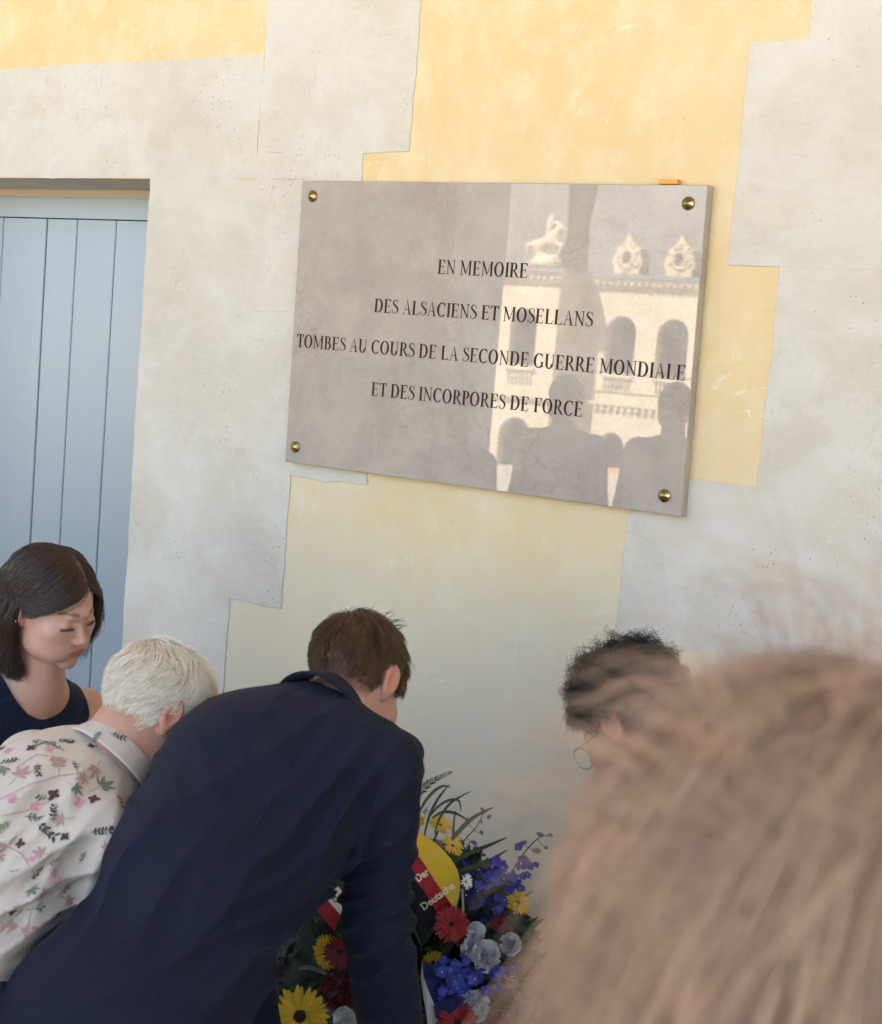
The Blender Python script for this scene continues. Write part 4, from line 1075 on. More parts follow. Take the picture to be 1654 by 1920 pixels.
    fixed = [(92, 1405, 'rose', .8), (15, 1408, 'rose', 1), (65, 1515, 'rose', 1.15), (60, 1403, 'butterfly', .9), (172, 1400, 'butterfly', .7), (103, 1490, 'butterfly', 1.2),
             (175, 1498, 'butterfly', 1.1), (122, 1568, 'butterfly', .9), (110, 1437, 'maple', 1), (180, 1440, 'maple', 1.1), (160, 1458, 'maple', 1), (190, 1475, 'maple', 1.3),
             (35, 1455, 'maple', 1.2), (10, 1440, 'maple', 1.1), (140, 1475, 'maple', .9), (40, 1425, 'sprig', 1), (70, 1432, 'sprig', 1), (110, 1395, 'sprig', .9), (145, 1392, 'sprig', .9),
             (205, 1375, 'sprig', .9), (70, 1545, 'sprig', 1.1), (100, 1545, 'sprig', 1), (20, 1540, 'sprig', 1), (45, 1530, 'sprig', 1), (190, 1372, 'sprig', .8), (120, 1408, 'sprig', .9),
             (80, 1600, 'maple', .9), (60, 1610, 'rose', .8), (30, 1640, 'sprig', 1.2), (15, 1585, 'maple', 1.4), (40, 1720, 'sprig', 1.5), (20, 1700, 'sprig', 1.4), (60, 1705, 'maple', 1.2),
             (10, 1735, 'maple', 1.2), (80, 1690, 'sprig', 1.2), (45, 1750, 'maple', 1.1), (150, 1620, 'sprig', 1), (170, 1560, 'sprig', 1)]
    for f in fixed: place(*f)
    for i in range(300):
        v = co.reshape(-1, 3)[r.integers(n)].astype(float); hit = bv.find_nearest(Vector(v)); n_ = np.array(hit[1]); U = unit(np.cross(n_, [.2, .1, .97]))
        motif(str(r.choice(['sprig', 'sprig', 'rose', 'maple', 'maple', 'butterfly'])), v, U, np.cross(n_, U), .62)
    for P_ in ([(0, 1500), (60, 1470), (110, 1455), (160, 1450)], [(30, 1440), (70, 1415), (130, 1425)], [(0, 1580), (40, 1600), (65, 1640)], [(5, 1530), (50, 1520), (100, 1500)]):
        for (xa, ya), (xb, yb) in zip(P_[:-1], P_[1:]):
            for t in np.linspace(0, 1, 7)[:-1]:
                q = [];
                for tt in (t, t+1/6.):
                    hit = bv.ray_cast(Vector(CAM), Vector(ray(xa+(xb-xa)*tt, ya+(yb-ya)*tt)))
                    if hit[0] is not None: q.append((np.array(hit[0]), np.array(hit[1])))
                if len(q) == 2:
                    (a, n1), (b, n2) = q; s_ = unit(np.cross(b-a, n1))*.0008
                    bufs['stem'].add([a-s_+n1*.0011, b-s_+n2*.0011, b+s_+n2*.0011, a+s_+n1*.0011], [(0, 1, 2, 3)], 2)
    for k, b in bufs.items():
        tag(b.build('printed_'+k, mats, blouse), kind='stuff')

# ---- young woman with a dark bob
def woman():
    C = at(97, 1134, 3.02); R = frame(D((.80, .42, -.44)), D((.32, -.86, -.38)))
    J = skeleton(head=C, neck=at(66, 1262, 3.10), pel=at(-20, 1760, 3.32), shR=at(-92, 1352, 2.98), shL=at(160, 1330, 3.26),
                 elR=at(-110, 1640, 2.95), wrR=at(60, 1830, 2.98), elL=at(215, 1560, 3.12), wrL=at(300, 1760, 3.0))
    J['hdR'] = D((.8, .5, .1)); J['hnR'] = D((0, -.3, .9)); J['hdL'] = D((.8, .5, -.1)); J['hnL'] = D((0, 0, .9))
    p = empty('person', (J['pel'][0], J['pel'][1], 0), 'young woman with dark bobbed hair and navy sleeveless top looking down by the door', 'person')
    flesh(p, J, R, C, SK_W, s=.97, h=.0027, hb=.0027, fat=.90, tint=dict(scalp=(.10, .07, .06), blush=.12, lips=(.80, .40, .44)), neck=(.040, .044))
    T, torso, arms = body_lists(J, .90)
    L = [(a[0], a[1], a[2], tuple(x+.007 for x in a[3])) if a[0] == 'e' else ('c', a[1], a[2], a[3]+.006, a[4]+.006) for a in torso]
    up, fr, rt = (T[:, i].astype(np.float32) for i in (2, 1, 0)); nk = J['neck'].astype(np.float32); mid = ((J['shR']+J['shL'])/2)
    def top(P):
        P = P.astype(np.float32); d = prims(P, L, .035)
        d = d + .002*rowsin(P*22, 8)
        d = smax(d, -ell(P, nk + up*.035 + fr*.05, T, (.088, .13, .105)), .004)
        q = P - mid.astype(np.float32); x = q @ rt
        w_ = np.linalg.norm(J['shR']-J['shL'])/2
        zz = q @ up
        lim = w_*.80 + np.clip(-zz-.02, 0, .2)*.7
        d = smax(d, np.abs(x) - lim, .004)
        return d
    pts = np.array([J[x] for x in ('neck', 'pel', 'shR', 'shL')])
    sdf_object('sleeveless_top', top, pts.min(0)-.2, pts.max(0)+.2, .0036, M_NAVY2, p)
    foot = unit(D((.7, 0, -.6))*[1, 1, 0]); J['foot'] = foot; side = np.cross(foot, [0, 0, 1])
    for s, q in (('R', 1), ('L', -1)):
        hp = J['pel'] + side*q*.09; J['hip'+s] = hp; J['kn'+s] = np.array([hp[0], hp[1], 0.5]) + foot*.12 + side*q*.03
        J['an'+s] = np.array([hp[0], hp[1], .09]) - foot*.05
    legs(p, J, M_NAVY2)
    # bob: parted on top, swept over the brow and behind the ear
    P = scalp_roots(15000, lambda P: hairline(P) > .001, 31); n = len(P); r = np.random.default_rng(5)
    near = (P[:, 0] > -.018 + r.normal(size=n)*.0015); yr = P[:, 1]; q = lambda s_: r.normal(size=n)*s_
    cl = np.stack([rowsin(P*95, 45+i) for i in range(3)], 1)
    w1y = np.where(near, np.clip(yr, -.09, .02)*.75 - .030, np.clip(yr*.8+.005, -.07, .058))
    sx = np.where(near, 1, -1); bk = np.clip((-yr-.03)/.05, 0, 1)
    xw = (.080 - .045*bk*np.clip(1-np.abs(P[:, 0])/.07, 0, 1))
    W1 = np.stack([sx*xw + q(.002), w1y + q(.004), .014 + q(.006)], 1)
    W2 = np.stack([sx*(xw+.004) + q(.003), w1y - np.where(near, -.001, -.002) + q(.005), -.045 + q(.006)], 1)
    end = np.where(near, -.122, -.086) - r.uniform(0, .022, n)
    W3 = np.stack([sx*(xw-.010) + q(.006), w1y + np.where(near, .010, -.008) + q(.008), end], 1)
    W4 = W3*1.0; W4[:, 0] -= sx*.012; W4[:, 2] -= .010
    low = P[:, 2] < -.01
    CP = np.stack([P, (P*1.0+W1)/2*1.12, W1, W2, W3, W4], 1)
    fr_ = np.clip((yr-.0)/.05, 0, 1)*near; CP[:, 1, 1] += .014*fr_; CP[:, 1, 2] -= .020*fr_
    CP[low, 1] = P[low]*.6 + W2[low]*.4; CP[low, 2] = P[low]*.3 + W2[low]*.7
    K = 17; PT = np.zeros((n, K, 3))
    for k in range(K):
        u = k/(K-1)*5; i = min(int(u), 4); f = u-i; g = lambda j: CP[:, min(max(j, 0), 5)]
        PT[:, k] = .5*(2*g(i) + (g(i+1)-g(i-1))*f + (2*g(i-1)-5*g(i)+4*g(i+1)-g(i+2))*f*f + (3*g(i)-g(i-1)-3*g(i+1)+g(i+2))*f**3)
        PT[:, k] += cl*.007*min(1, k/6) + np.roll(cl, 1, axis=1)*.013*np.sin(k*.8+cl[:, :1]*3)*min(1, k/9)
    gap = r.uniform(.002, .013, n) + .004*cl[:, 0]
    for it in range(2):
        X = PT.reshape(-1, 3).astype(np.float32); sd_ = head_core(X); ramp_ = np.tile(np.minimum(1, np.arange(K)/3.0), n)
        need = np.maximum(np.repeat(gap, K)*ramp_ - sd_, 0); need[X[:, 2] < -.09] = 0
        PT = (X + grad(head_core, X)*need[:, None]).reshape(n, K, 3)
    strands('hair', PT*.97, RNG.uniform(.00035, .00055, len(PT)), HM_DARK, p, R, C)
    LA = []
    for sx_ in (-1, 1):
        for i in range(34):
            t = i/33; x_ = .017 + .028*t; b = np.array([sx_*x_, .0885 - .0095*t*t*1.1, -.0075]); o_ = np.array([sx_*(.2+.9*t), 1.0-.4*t, -.75]); o_ = o_/np.linalg.norm(o_)*(.0045+.003*t)
            LA.append([b, b+o_*.5, b+o_+np.array([0, 0, .0012])])
    strands('eyelashes', np.array(LA)*.97, .00028, HM_BLACK, p, R, C)
    for dz in (-.004, .006):
        e = C + R @ np.array([.0895, -.006+dz*.3, -.024+dz])*.97
        MB().lathe([(0, -.0028), (.002, -.002), (.0028, 0), (.002, .002), (0, .0028)], e, R[:, 0], 10).build('earring', plain('silver', (.8, .8, .8), .15, metal=1.0) if dz < 0 else bpy.data.materials['silver'], p, True)
    return p

# ---- man with black curls and thin gold glasses
def curly_man():
    C = at(1192, 1362, 2.54); R = frame(D((-.64, .54, .54)), D((-.46, -.76, .46)))
    J = skeleton(head=C, neck=at(1290, 1470, 2.62), pel=at(1560, 2010, 2.45), shR=at(1330, 1600, 2.86), shL=at(1240, 1560, 2.42),
                 elR=at(1180, 1800, 2.9), wrR=at(1040, 1990, 2.95), elL=at(1150, 1790, 2.45), wrL=at(1010, 2010, 2.6))
    stand_legs(J, unit(D((-.7, 0, .5))*[1, 1, 0]))
    J['hdR'] = D((-.7, .6, 0)); J['hnR'] = D((0, .5, .8)); J['hdL'] = D((-.7, .6, 0)); J['hnL'] = D((0, .5, .8))
    p = empty('person', (J['pel'][0], J['pel'][1], 0), 'man with black curly hair and thin gold glasses bending left, half hidden by blurred head', 'person')
    flesh(p, J, R, C, SK_T, s=1.0, h=.0036, hb=.007, tint=dict(scalp=(.03, .025, .025)))
    dress(p, J, M_CHAR, fat=1.0, loose=.018, h=.008, hem=-.14)
    P = scalp_roots(12500, lambda P: hairline(P) > np.where(P[:, 2] < .02, -.004, -.012), 41)
    N = grad(head_core, P); n = len(P); r = np.random.default_rng(9)
    long = np.clip((P[:, 2]+.03)/.07, .40, 1); K = 28
    L = r.uniform(.016, .034, n)*long*(1+.45*np.clip((P[:, 2]-.06)/.05, 0, 1)); rad = r.uniform(.0050, .0085, n)*np.clip(long, .3, 1); turns = r.uniform(1.3, 2.6, n)*2*math.pi
    t = np.linspace(0, 1, K)[None]; A = norm_rows(np.cross(N, r.normal(size=(n, 3)))); Bv = np.cross(N, A); ph = r.uniform(0, 6.28, n)
    fwd = norm_rows(np.stack([rowsin(P*40, 61), rowsin(P*40, 62)+.5, rowsin(P*40, 63)-.1], 1))
    ang = turns[:, None]*t + ph[:, None]; grow_r = rad[:, None]*np.minimum(1, t*4)
    PT = P[:, None] + N[:, None]*(L[:, None]*t*(1-.25*t))[..., None] + fwd[:, None]*(L[:, None]*.45*t**2)[..., None] + A[:, None]*(grow_r*np.cos(ang))[..., None] + Bv[:, None]*(grow_r*np.sin(ang))[..., None]
    strands('hair', PT, r.uniform(.0004, .0007, n), HM_BLACK, p, R, C)
    # glasses
    gm = plain('gold_wire', (.55, .38, .16), .25, metal=1.0)
    lens = []
    for sx in (-1, 1):
        mb = MB(); pts = [C + R @ np.array([sx*.034 + .023*math.cos(a), .104 - abs(.1*(math.cos(a)*.023*sx))*.3, -.006 + .020*math.sin(a)]) for a in np.linspace(0, 2*math.pi, 29)]
        mb.tube(pts, .0009, 6, caps=False); lens.append(mb)
    gl = lens[0]; gl.v, f2 = gl.v, 0
    b0 = len(gl.v); gl.v += lens[1].v; gl.f += [tuple(i+b0 for i in f) for f in lens[1].f]; gl.m += lens[1].m
    gl.tube([C + R @ np.array(v) for v in ((-.011, .106, -.002), (0, .110, .002), (.011, .106, -.002))], .0009, 6)
    for sx in (-1, 1): gl.tube([C + R @ np.array(v) for v in ((sx*.056, .102, 0), (sx*.070, .09, .002), (sx*.079, .02, .004), (sx*.082, -.012, 0))], .0009, 6)
    gl.build('glasses', gm, p, True)
    legs(p, J, M_TROU)
    return p

# ---- the blurred head right in front of the camera
def front_person():
    C = at(1564, 1912, .54); R = frame(D((-.25, .12, .96)), D((.10, -.98, .12)))
    J = skeleton(head=C, neck=C + np.array([.0, -.035, -.15]), pel=C + np.array([.02, -.08, -.66]), shR=C + D((.165, .21, .02)), shL=C + D((-.165, .21, .06)),
                 elR=C + D((.22, .48, .02)), wrR=C + D((.16, .55, .22)), elL=C + D((-.22, .48, .06)), wrL=C + D((-.16, .55, .26)))
    stand_legs(J, unit(D((-.2, 0, 1))*[1, 1, 0]))
    p = empty('person', (J['pel'][0], J['pel'][1], 0), 'large out of focus head with tousled sandy hair close in front of the camera', 'person')
    flesh(p, J, R, C, SK_M, s=.94, h=.005, hb=.008, tint=dict(scalp=(.62, .55, .50)))
    dress(p, J, m_cloth('faded_red_cotton', (.30, .07, .07), (.24, .05, .05)), fat=1.0, loose=.015, h=.009, hem=-.1)
    P = scalp_roots(26000, lambda P: hairline(P) > -.02, 51)
    n = len(P); r = np.random.default_rng(6)
    ln = r.uniform(.09, .17, n); G = (R.T @ np.array([0, 0, -1.0])).astype(np.float32)
    Lf = (R.T @ D((-1, .2, 0))).astype(np.float32)
    crown = np.array([.05, -.05, .12], np.float32)
    cl = np.stack([rowsin(P*75, 71+i) for i in range(3)], 1).astype(np.float32)
    def style(p, t, nn):
        away = norm_rows(p - crown); away = away - nn*(away*nn).sum(1, keepdims=True)
        v = away*(1-t)*.9 + G*(.5+.7*t) + Lf*.04 + cl*.52
        v = v - nn*np.minimum((v*nn).sum(1, keepdims=True), 0)
        return norm_rows(v)
    PT = grow(P, ln, 11, style, lift=.12, gap=r.uniform(.002, .012, n).astype(np.float32))
    strands('hair', PT*.94, r.uniform(.00035, .0006, n), HM_SAND, p, R, C)
    # flyaway wisps
    P = scalp_roots(420, lambda P: P[:, 2] > .05, 52); cl2 = np.stack([rowsin(P*50, 81+i) for i in range(3)], 1).astype(np.float32)
    st2 = lambda p, t, nn: norm_rows(nn*(.75-.9*t) + cl2*.9 + Lf*.5*t + G*.4*t)
    strands('hair_wisps', grow(P, r.uniform(.05, .11, len(P)), 9, st2, lift=1.2, gap=.014)*.94, .0004, HM_SAND, p, R, C)
    legs(p, J, M_TROU)
    return p

# ---- onlookers at the arcade, seen only as reflections in the plaque
def onlooker(x, y, hgt, label, turn=0.0, wide=1.0):
    C = np.array([x, y, hgt-.125]); fr = unit([math.sin(turn), math.cos(turn), -.12]); R = frame(fr, (0, 0, 1))
    rt = unit([math.cos(turn), -math.sin(turn), 0]); n_ = np.array([x, y, hgt-.29]) - fr*.02*[1, 1, 0]; z = lambda v: np.array([0, 0, v])
    f0 = unit(fr*[1, 1, 0])
    J = skeleton(head=C, neck=n_, pel=n_ - z(.56), shR=n_ + rt*.175*wide - z(.075), shL=n_ - rt*.175*wide - z(.075), elR=n_ + rt*.215*wide - z(.36), elL=n_ - rt*.215*wide - z(.36),
                 wrR=n_ + rt*.10 - z(.56) + f0*.14, wrL=n_ - rt*.10 - z(.56) + f0*.14)
    J['hdR'] = -rt; J['hdL'] = rt; J['hnR'] = -f0; J['hnL'] = -f0
    stand_legs(J, f0)
    p = empty('person', (x, y, 0), label, 'person', 'onlookers standing at the arcade, mirrored in the plaque')
    flesh(p, J, R, C, SK_M, h=.006, hb=.01, tint=dict(scalp=(.12, .09, .08)))
    dress(p, J, M_CHAR, fat=1.12, loose=.025, arm=(.075, .066, .055), h=.012, hem=-.16)
    P = scalp_roots(2500, lambda P: hairline(P) > 0, 91)
    strands('hair', grow(P, np.full(len(P), .022), 4, lambda p, t, n: norm_rows(np.array([0, -.3, -.7], np.float32) + n*.3), lift=.5), .0008, HM_DARK, p, R, C)
    legs(p, J, M_TROU, h=.016)
_sel = 'swbcfo'
if 's' in _sel: suit_man()
if 'b' in _sel: blouse_person()
if 'w' in _sel: woman()
if 'c' in _sel: curly_man()
if 'f' in _sel: front_person()
if 'o' in _sel:
    onlooker(-3.775, -3.9, 1.80, 'broad shouldered man in dark jacket, mirrored in the middle of the plaque', wide=1.04)
    onlooker(-3.175, -3.95, 1.81, 'man in dark jacket mirrored at the right edge of the plaque', .15, wide=.98)
    onlooker(-4.32, -3.75, 1.66, 'shorter figure in dark jacket mirrored left of the broad shouldered man', -.1)

# ================================================================== THE WREATH
def m_petal(name, c1, c2, rough=.55, mott=.35):
    t = NT(name); oi = t.t.nodes.new('ShaderNodeObjectInfo').outputs['Random']
    c = t.mix(oi, c1, c2); c = t.mix(t.math('MULTIPLY', t.noise(220, 3), mott), c, tuple(x*.6 for x in c1))
    t.pr(col=c, rough=rough, sheen=.2, sss=.08, ssss=.004, sssr=(1, .8, .5)); return t.m
PT_Y = m_petal('yellow_petal', (.78, .55, .02), (.68, .43, .015)); PT_R = m_petal('red_petal', (.42, .012, .012), (.27, .008, .010))
PT_DR = m_petal('dark_red_petal', (.20, .008, .010), (.13, .006, .008)); PT_W = m_petal('white_petal', (.90, .90, .85), (.84, .84, .80), .6, .10)
PT_B = m_petal('blue_petal', (.050, .065, .36), (.12, .12, .50)); PT_BD = m_petal('shaded_navy_petal', (.018, .024, .14), (.03, .035, .22))  # PT_BD: navy florets with their shade put into the colour
PT_BU = m_petal('slate_bud', (.10, .13, .22), (.13, .15, .19))
LF = m_petal('green_leaf', (.050, .085, .026), (.030, .058, .022), .45); LFD = m_petal('dark_leaf', (.018, .034, .014), (.012, .022, .011), .5)
LFG = m_petal('silver_leaf', (.26, .30, .25), (.20, .24, .20))
M_DISC = plain('flower_disc', (.035, .018, .010), .9, .3, 400); M_DISCY = plain('flower_disc_rim', (.30, .20, .03), .9, .3, 400)
M_GOLD, M_RED, M_BLK = m_cloth('gold_ribbon', (.70, .47, .030), (.62, .41, .025), 1400, .5, .2), m_cloth('red_ribbon', (.42, .015, .028), (.36, .012, .024), 1400, .5, .2), m_cloth('black_ribbon', (.016, .015, .016), (.012, .012, .013), 1400, .5, .1)
M_WRIB, M_NRIB = m_cloth('white_ribbon', (.70, .70, .68), (.62, .62, .62), 1400, .5, .2), m_cloth('blue_ribbon', (.012, .018, .11), (.01, .014, .08), 1400, .5, .2)
M_GLET = plain('gold_foil', (.86, .74, .44), .35)
M_BACK = plain('gap_dark', (.010, .014, .008), .95)  # the dark of the wreath's gaps, put into the colour
wr = empty('flower_wreath', at(790, 2060, 3.15)*[1, 1, 0], 'funeral wreath of yellow and red gerberas, white carnations and blue delphiniums with ribbons', 'wreath')
cp = lambda x, y: (480 + x/2.852, 1420 + y/2.852)              # from an enlarged view of the photograph
def c3(x, y, d): return at(*cp(x, y), d)
PXM = 1/2.852/F_PX
def petal_mesh(name, w_, mats, notch=True, curl=.18, n=6):
    V = []; F = []
    for i in range(n+1):
        t = i/n; ww = w_*(math.sin(math.pi*min(1, t*.86+.08))**.6)*(1 if t < .98 else .7); z = curl*(.3*math.sin(math.pi*t) - .5*t*t*.5)
        for j in (-1, 0, 1): V.append((t, j*ww, z + (.05*abs(j) if t > .15 else 0) + (0.0 if j else -.03)))
    for i in range(n):
        for j in range(2): a = i*3+j; F.append((a, a+3, a+4, a+1))
    me = bpy.data.meshes.new(name); me.from_pydata(V, [], F); me.update(); me.polygons.foreach_set('use_smooth', [True]*len(F))
    me.materials.append(mats); return me
PMESH = {}
def petal_obj(kind, mat, w_, parent, o, x, z, L, name='petal', curl=.18):
    key = (kind, mat.name)
    if key not in PMESH: PMESH[key] = petal_mesh(kind+'_petal', w_*1.45, mat, curl=curl)
    y = np.cross(z, x)
    ob = bpy.data.objects.new(name, PMESH[key]); COL.objects.link(ob); adopt(ob, parent)
    m = Matrix(((x[0]*L, y[0]*L, z[0]*L, o[0]), (x[1]*L, y[1]*L, z[1]*L, o[1]), (x[2]*L, y[2]*L, z[2]*L, o[2]), (0, 0, 0, 1)))
    ob.matrix_basis = m; return ob
def axes(n):
    n = unit(n); a = unit(np.cross(n, [.31, .2, .93])); return a, np.cross(n, a), n
FR = np.random.default_rng(12)
def gerbera(c, nrm, r, mat, name='gerbera', rows=((26, 1.0, .10), (22, .78, .28)), disc=.23, dm=None):
    a, b, n = axes(nrm)
    mb = MB().lathe([(0, .02*r), (disc*r*.55, .05*r), (disc*r, .035*r), (disc*r*1.15, -.02*r), (disc*r*.5, -.12*r), (r*.08, -.25*r), (r*.06, -1.6*r)], c, n, 18)
    o = mb.build(name, dm or M_DISC, wr, True)
    for cnt, L, tilt in rows:
        for i in range(cnt):
            t = 2*math.pi*(i + FR.uniform(-.25, .25))/cnt; d = a*math.cos(t) + b*math.sin(t); tl = tilt + FR.uniform(-.10, .12)
            x = unit(d*math.cos(tl) + n*math.sin(tl)); z = unit(n - x*(n @ x)); rl = FR.uniform(-.35, .35); z = unit(z*math.cos(rl) + np.cross(x, z)*math.sin(rl))
            petal_obj('gerbera', mat, .105, o, c + d*disc*r*.75 + n*.004*FR.random(), x, z, r*L*FR.uniform(.72, .82))
    return o
def carnation(c, nrm, r, mat, name='carnation', cnt=34):
    """a ball of ruffled petals"""
    a, b, n = axes(nrm); base = MB()
    base.lathe([(.001, -r*1.5), (r*.12, -r*.9), (r*.3, -r*.2), (r*.5, r*.1), (r*.3, r*.4), (0, r*.5)], c, n, 12)
    mb = base
    for k in range(cnt):
        th = FR.uniform(0, 6.28); ph = math.sqrt((k+.5)/cnt)*1.45; d = unit(n*math.cos(ph) + (a*math.cos(th)+b*math.sin(th))*math.sin(ph))
        s1 = unit(np.cross(d, n + .3*a + FR.normal(size=3)*.6)); s2 = np.cross(d, s1); R_ = r*FR.uniform(.85, 1.12); wd = r*FR.uniform(.45, .65); P = []
        for i in range(6):
            t = i/5; row = []
            for j in range(13):
                u = (j/12-.5)*2; ruff = math.sin(j*2.9+k)*.20*r*t**2 + FR.normal()*.045*r*t
                q = c + d*(R_*t*(1-.18*u*u)) + s1*(u*wd*(t**.7)) + s2*(ruff + .14*r*t*t*math.sin(u*2+k)); row.append(q)
            P.append(row)
        mb.grid(P)
    return mb.build(name, mat, wr, True)
def floret(parent, c, nrm, r, mat):
    a, b, n = axes(nrm); o = MB().lathe([(0, r*.28), (r*.12, r*.2), (r*.16, 0), (0, -r*.9)], c, n, 7).build('floret', PT_W if FR.random() < .45 else mat, parent, True)
    mb = MB()
    for i in range(5):
        t = 2*math.pi*(i+FR.uniform(-.1, .1))/5; d = a*math.cos(t)+b*math.sin(t); s_ = np.cross(n, d); P = []
        up = FR.uniform(.05, .95)
        for k in range(5):
            u = k/4; w_ = r*.48*math.sin(math.pi*min(1, u*.8+.1))
            P.append([c + d*(r*u) + n*(r*up*u*u + (.10*r*abs(j))) + s_*w_*j for j in (-1, 0, 1)])
        mb.grid(P)
    # joined five petals: they are too small to lift apart in the photograph
    q = mb.build('corolla', mat, parent, True); return o
def bezier(P, n=16):
    P = [np.asarray(p, float) for p in P]; out = []
    T_ = np.linspace(0, len(P)-1, n)
    for t in T_:
        i = min(int(t), len(P)-2); u = t-i
        p0, p1, p2, p3 = P[max(i-1, 0)], P[i], P[i+1], P[min(i+2, len(P)-1)]
        out.append(.5*((2*p1) + (-p0+p2)*u + (2*p0-5*p1+4*p2-p3)*u*u + (-p0+3*p1-3*p2+p3)*u**3))
    return out
def blade(pts, w_, mat, d=3.08, dd=.10, name='leaf_blade'):
    C_ = [c3(x, y, d + dd*i/len(pts)) for i, (x, y) in enumerate(pts)]
    C_ = bezier(C_, 18); P = []; view = cdir((0, 0, 1)); w_ = w_*PXM*3.1/2
    for i, p in enumerate(C_):
        t = i/17; dr_ = unit(C_[min(i+1, 17)]-C_[max(i-1, 0)]); s_ = unit(np.cross(dr_, view)); f = np.cross(s_, dr_)
        ww = w_*(math.sin(math.pi*min(1, .12+t*.88))**.75)+.0001; P.append([p - s_*ww - f*ww*.35, p, p + s_*ww - f*ww*.35])
    return MB().grid(P).build(name, mat, wr, True)
# straw ring hidden under the flowers, with greenery
cR = at(765, 1825, 3.20); nR = cdir((.05, -.25, -1)); aR, bR, nR = axes(nR)
MB().tube([cR + (aR*math.cos(t)+bR*math.sin(t))*.215 for t in np.linspace(0, 2*math.pi, 33)], .075, 12, caps=False).build('moss_ring', LFD, wr, True)
MB().lathe([(0, -.055), (.235, -.055), (.262, -.04), (.262, -.02), (.235, -.005), (0, -.005)], cR, nR, 40).build('backing_board', M_BACK, wr)  # added near-black disc, stands in for the dark between the leaves
mb = MB()
for i in range(3200):
    t = FR.uniform(0, 6.28); rr = .275*math.sqrt(FR.uniform(0, 1)); o = cR + (aR*math.cos(t)+bR*math.sin(t))*rr + nR*(.03+FR.normal()*.03)
    d = unit((aR*math.cos(t)+bR*math.sin(t))*.8 + nR*.5 + FR.normal(size=3)*.6); s_ = unit(np.cross(d, FR.normal(size=3))); L = FR.uniform(.018, .045); w_ = L*FR.uniform(.12, .26)
    mb.add([o, o+d*L*.5-s_*w_, o+d*L, o+d*L*.5+s_*w_], [(0, 1, 2, 3)])
tag(mb.build('greenery', LFD, wr), kind='stuff')
# ribbons
def ribbon(curves, mats, names, nsub=26, bulge=.0):
    """curves: list of (pixel list, depth) edge lines; one band between each pair"""
    E_ = [bezier([c3(x, y, d) for (x, y, d) in c], nsub) for c in curves]; out = []
    for k in range(len(E_)-1):
        P = []
        for i in range(nsub):
            a, b = E_[k][i], E_[k+1][i]; row = []
            for j in range(6):
                t = j/5; row.append(a*(1-t)+b*t - cdir((0, 0, 1))*(bulge*math.sin(math.pi*t) + .0016*math.sin(i*.9+k)*math.sin(math.pi*t)))
            P.append(row)
        o = MB().grid(P).build(names[k], mats[k], None, True); out.append((o, P))
    return out
G0 = [(560, 420, 3.10), (700, 375, 3.07), (820, 393, 3.04), (885, 410, 3.03), (965, 462, 3.02), (1040, 540, 3.01), (1083, 620, 3.01), (1092, 700, 3.02), (1082, 765, 3.03), (1066, 812, 3.05)]
G1 = [(560, 520, 3.06), (700, 470, 3.02), (795, 480, 2.995), (850, 510, 2.985), (900, 570, 2.98), (950, 650, 2.975), (1000, 722, 2.98), (1048, 790, 2.99), (1062, 825, 3.0), (1066, 850, 3.02)]
G2 = [(560, 640, 3.05), (700, 605, 3.01), (783, 620, 2.985), (832, 642, 2.975), (882, 692, 2.97), (922, 752, 2.97), (952, 802, 2.98), (966, 840, 2.99), (975, 870, 3.0), (980, 900, 3.02)]
G3 = [(560, 790, 3.08), (700, 780, 3.05), (770, 800, 3.03), (815, 830, 3.02), (850, 880, 3.02), (870, 925, 3.03), (880, 960, 3.04), (884, 985, 3.05), (886, 1005, 3.06), (887, 1020, 3.07)]
RB = ribbon([G0, G1, G2, G3], [M_GOLD, M_RED, M_BLK], ['gold_band', 'red_band', 'black_band'])
rb = bpy.data.objects.new('flag_ribbon', None); COL.objects.link(rb); adopt(rb, wr)
V, F = [], []
for o, P in RB:
    adopt(o, rb); b = len(V); n_, m_ = len(P), len(P[0]); V += [tuple(q) for r in P for q in r]
    F += [(b+i*m_+j, b+(i+1)*m_+j, b+(i+1)*m_+j+1, b+i*m_+j+1) for i in range(n_-1) for j in range(m_-1)]
adopt(MB().grid([[c3(x, y, 3.03), c3(x+13, y+4, 3.09)] for x, y in ((1098, 700), (1100, 745), (1102, 790), (1102, 835), (1100, 850))]).build('gold_turned_edge', M_GOLD, None, True), rb)
bvr = BVHTree.FromPolygons(V, F)
def ribbon_text(txt, p0, p1, hpx, squash=.62, name='lettering'):
    cu = bpy.data.curves.new('t', 'FONT'); cu.body = txt; cu.size = 1.0; cu.offset = .032; cu.resolution_u = 3
    ob = bpy.data.objects.new('t', cu); COL.objects.link(ob); bpy.context.view_layer.update()
    me = bpy.data.meshes.new_from_object(ob.evaluated_get(bpy.context.evaluated_depsgraph_get())); bpy.data.objects.remove(ob)
    co = np.array([v.co[:2] for v in me.vertices]); w_ = co[:, 0].max()-co[:, 0].min(); co[:, 0] -= co[:, 0].min()
    u = np.array(p1, float)-np.array(p0, float); L = np.linalg.norm(u); u /= L; v = np.array([u[1], -u[0]]); ver = []
    for x, y in co:
        q = np.array(p0) + u*(x/w_*L) + v*(y/.73*hpx); d = ray(*cp(*q)); hit = bvr.ray_cast(Vector(CAM), Vector(d))
        if hit[0] is None: ver.append(at(*cp(*q), 2.985)); continue
        ver.append(np.array(hit[0]) - unit(d)*.0016)
    fs = [tuple(p.vertices) for p in me.polygons]
    m2 = MB().add(ver, fs).build(name, M_GLET, rb); bpy.data.meshes.remove(me)
ribbon_text('Der', (868, 668), (932, 622), 44)
ribbon_text('Deutsche', (898, 818), (1068, 694), 40)
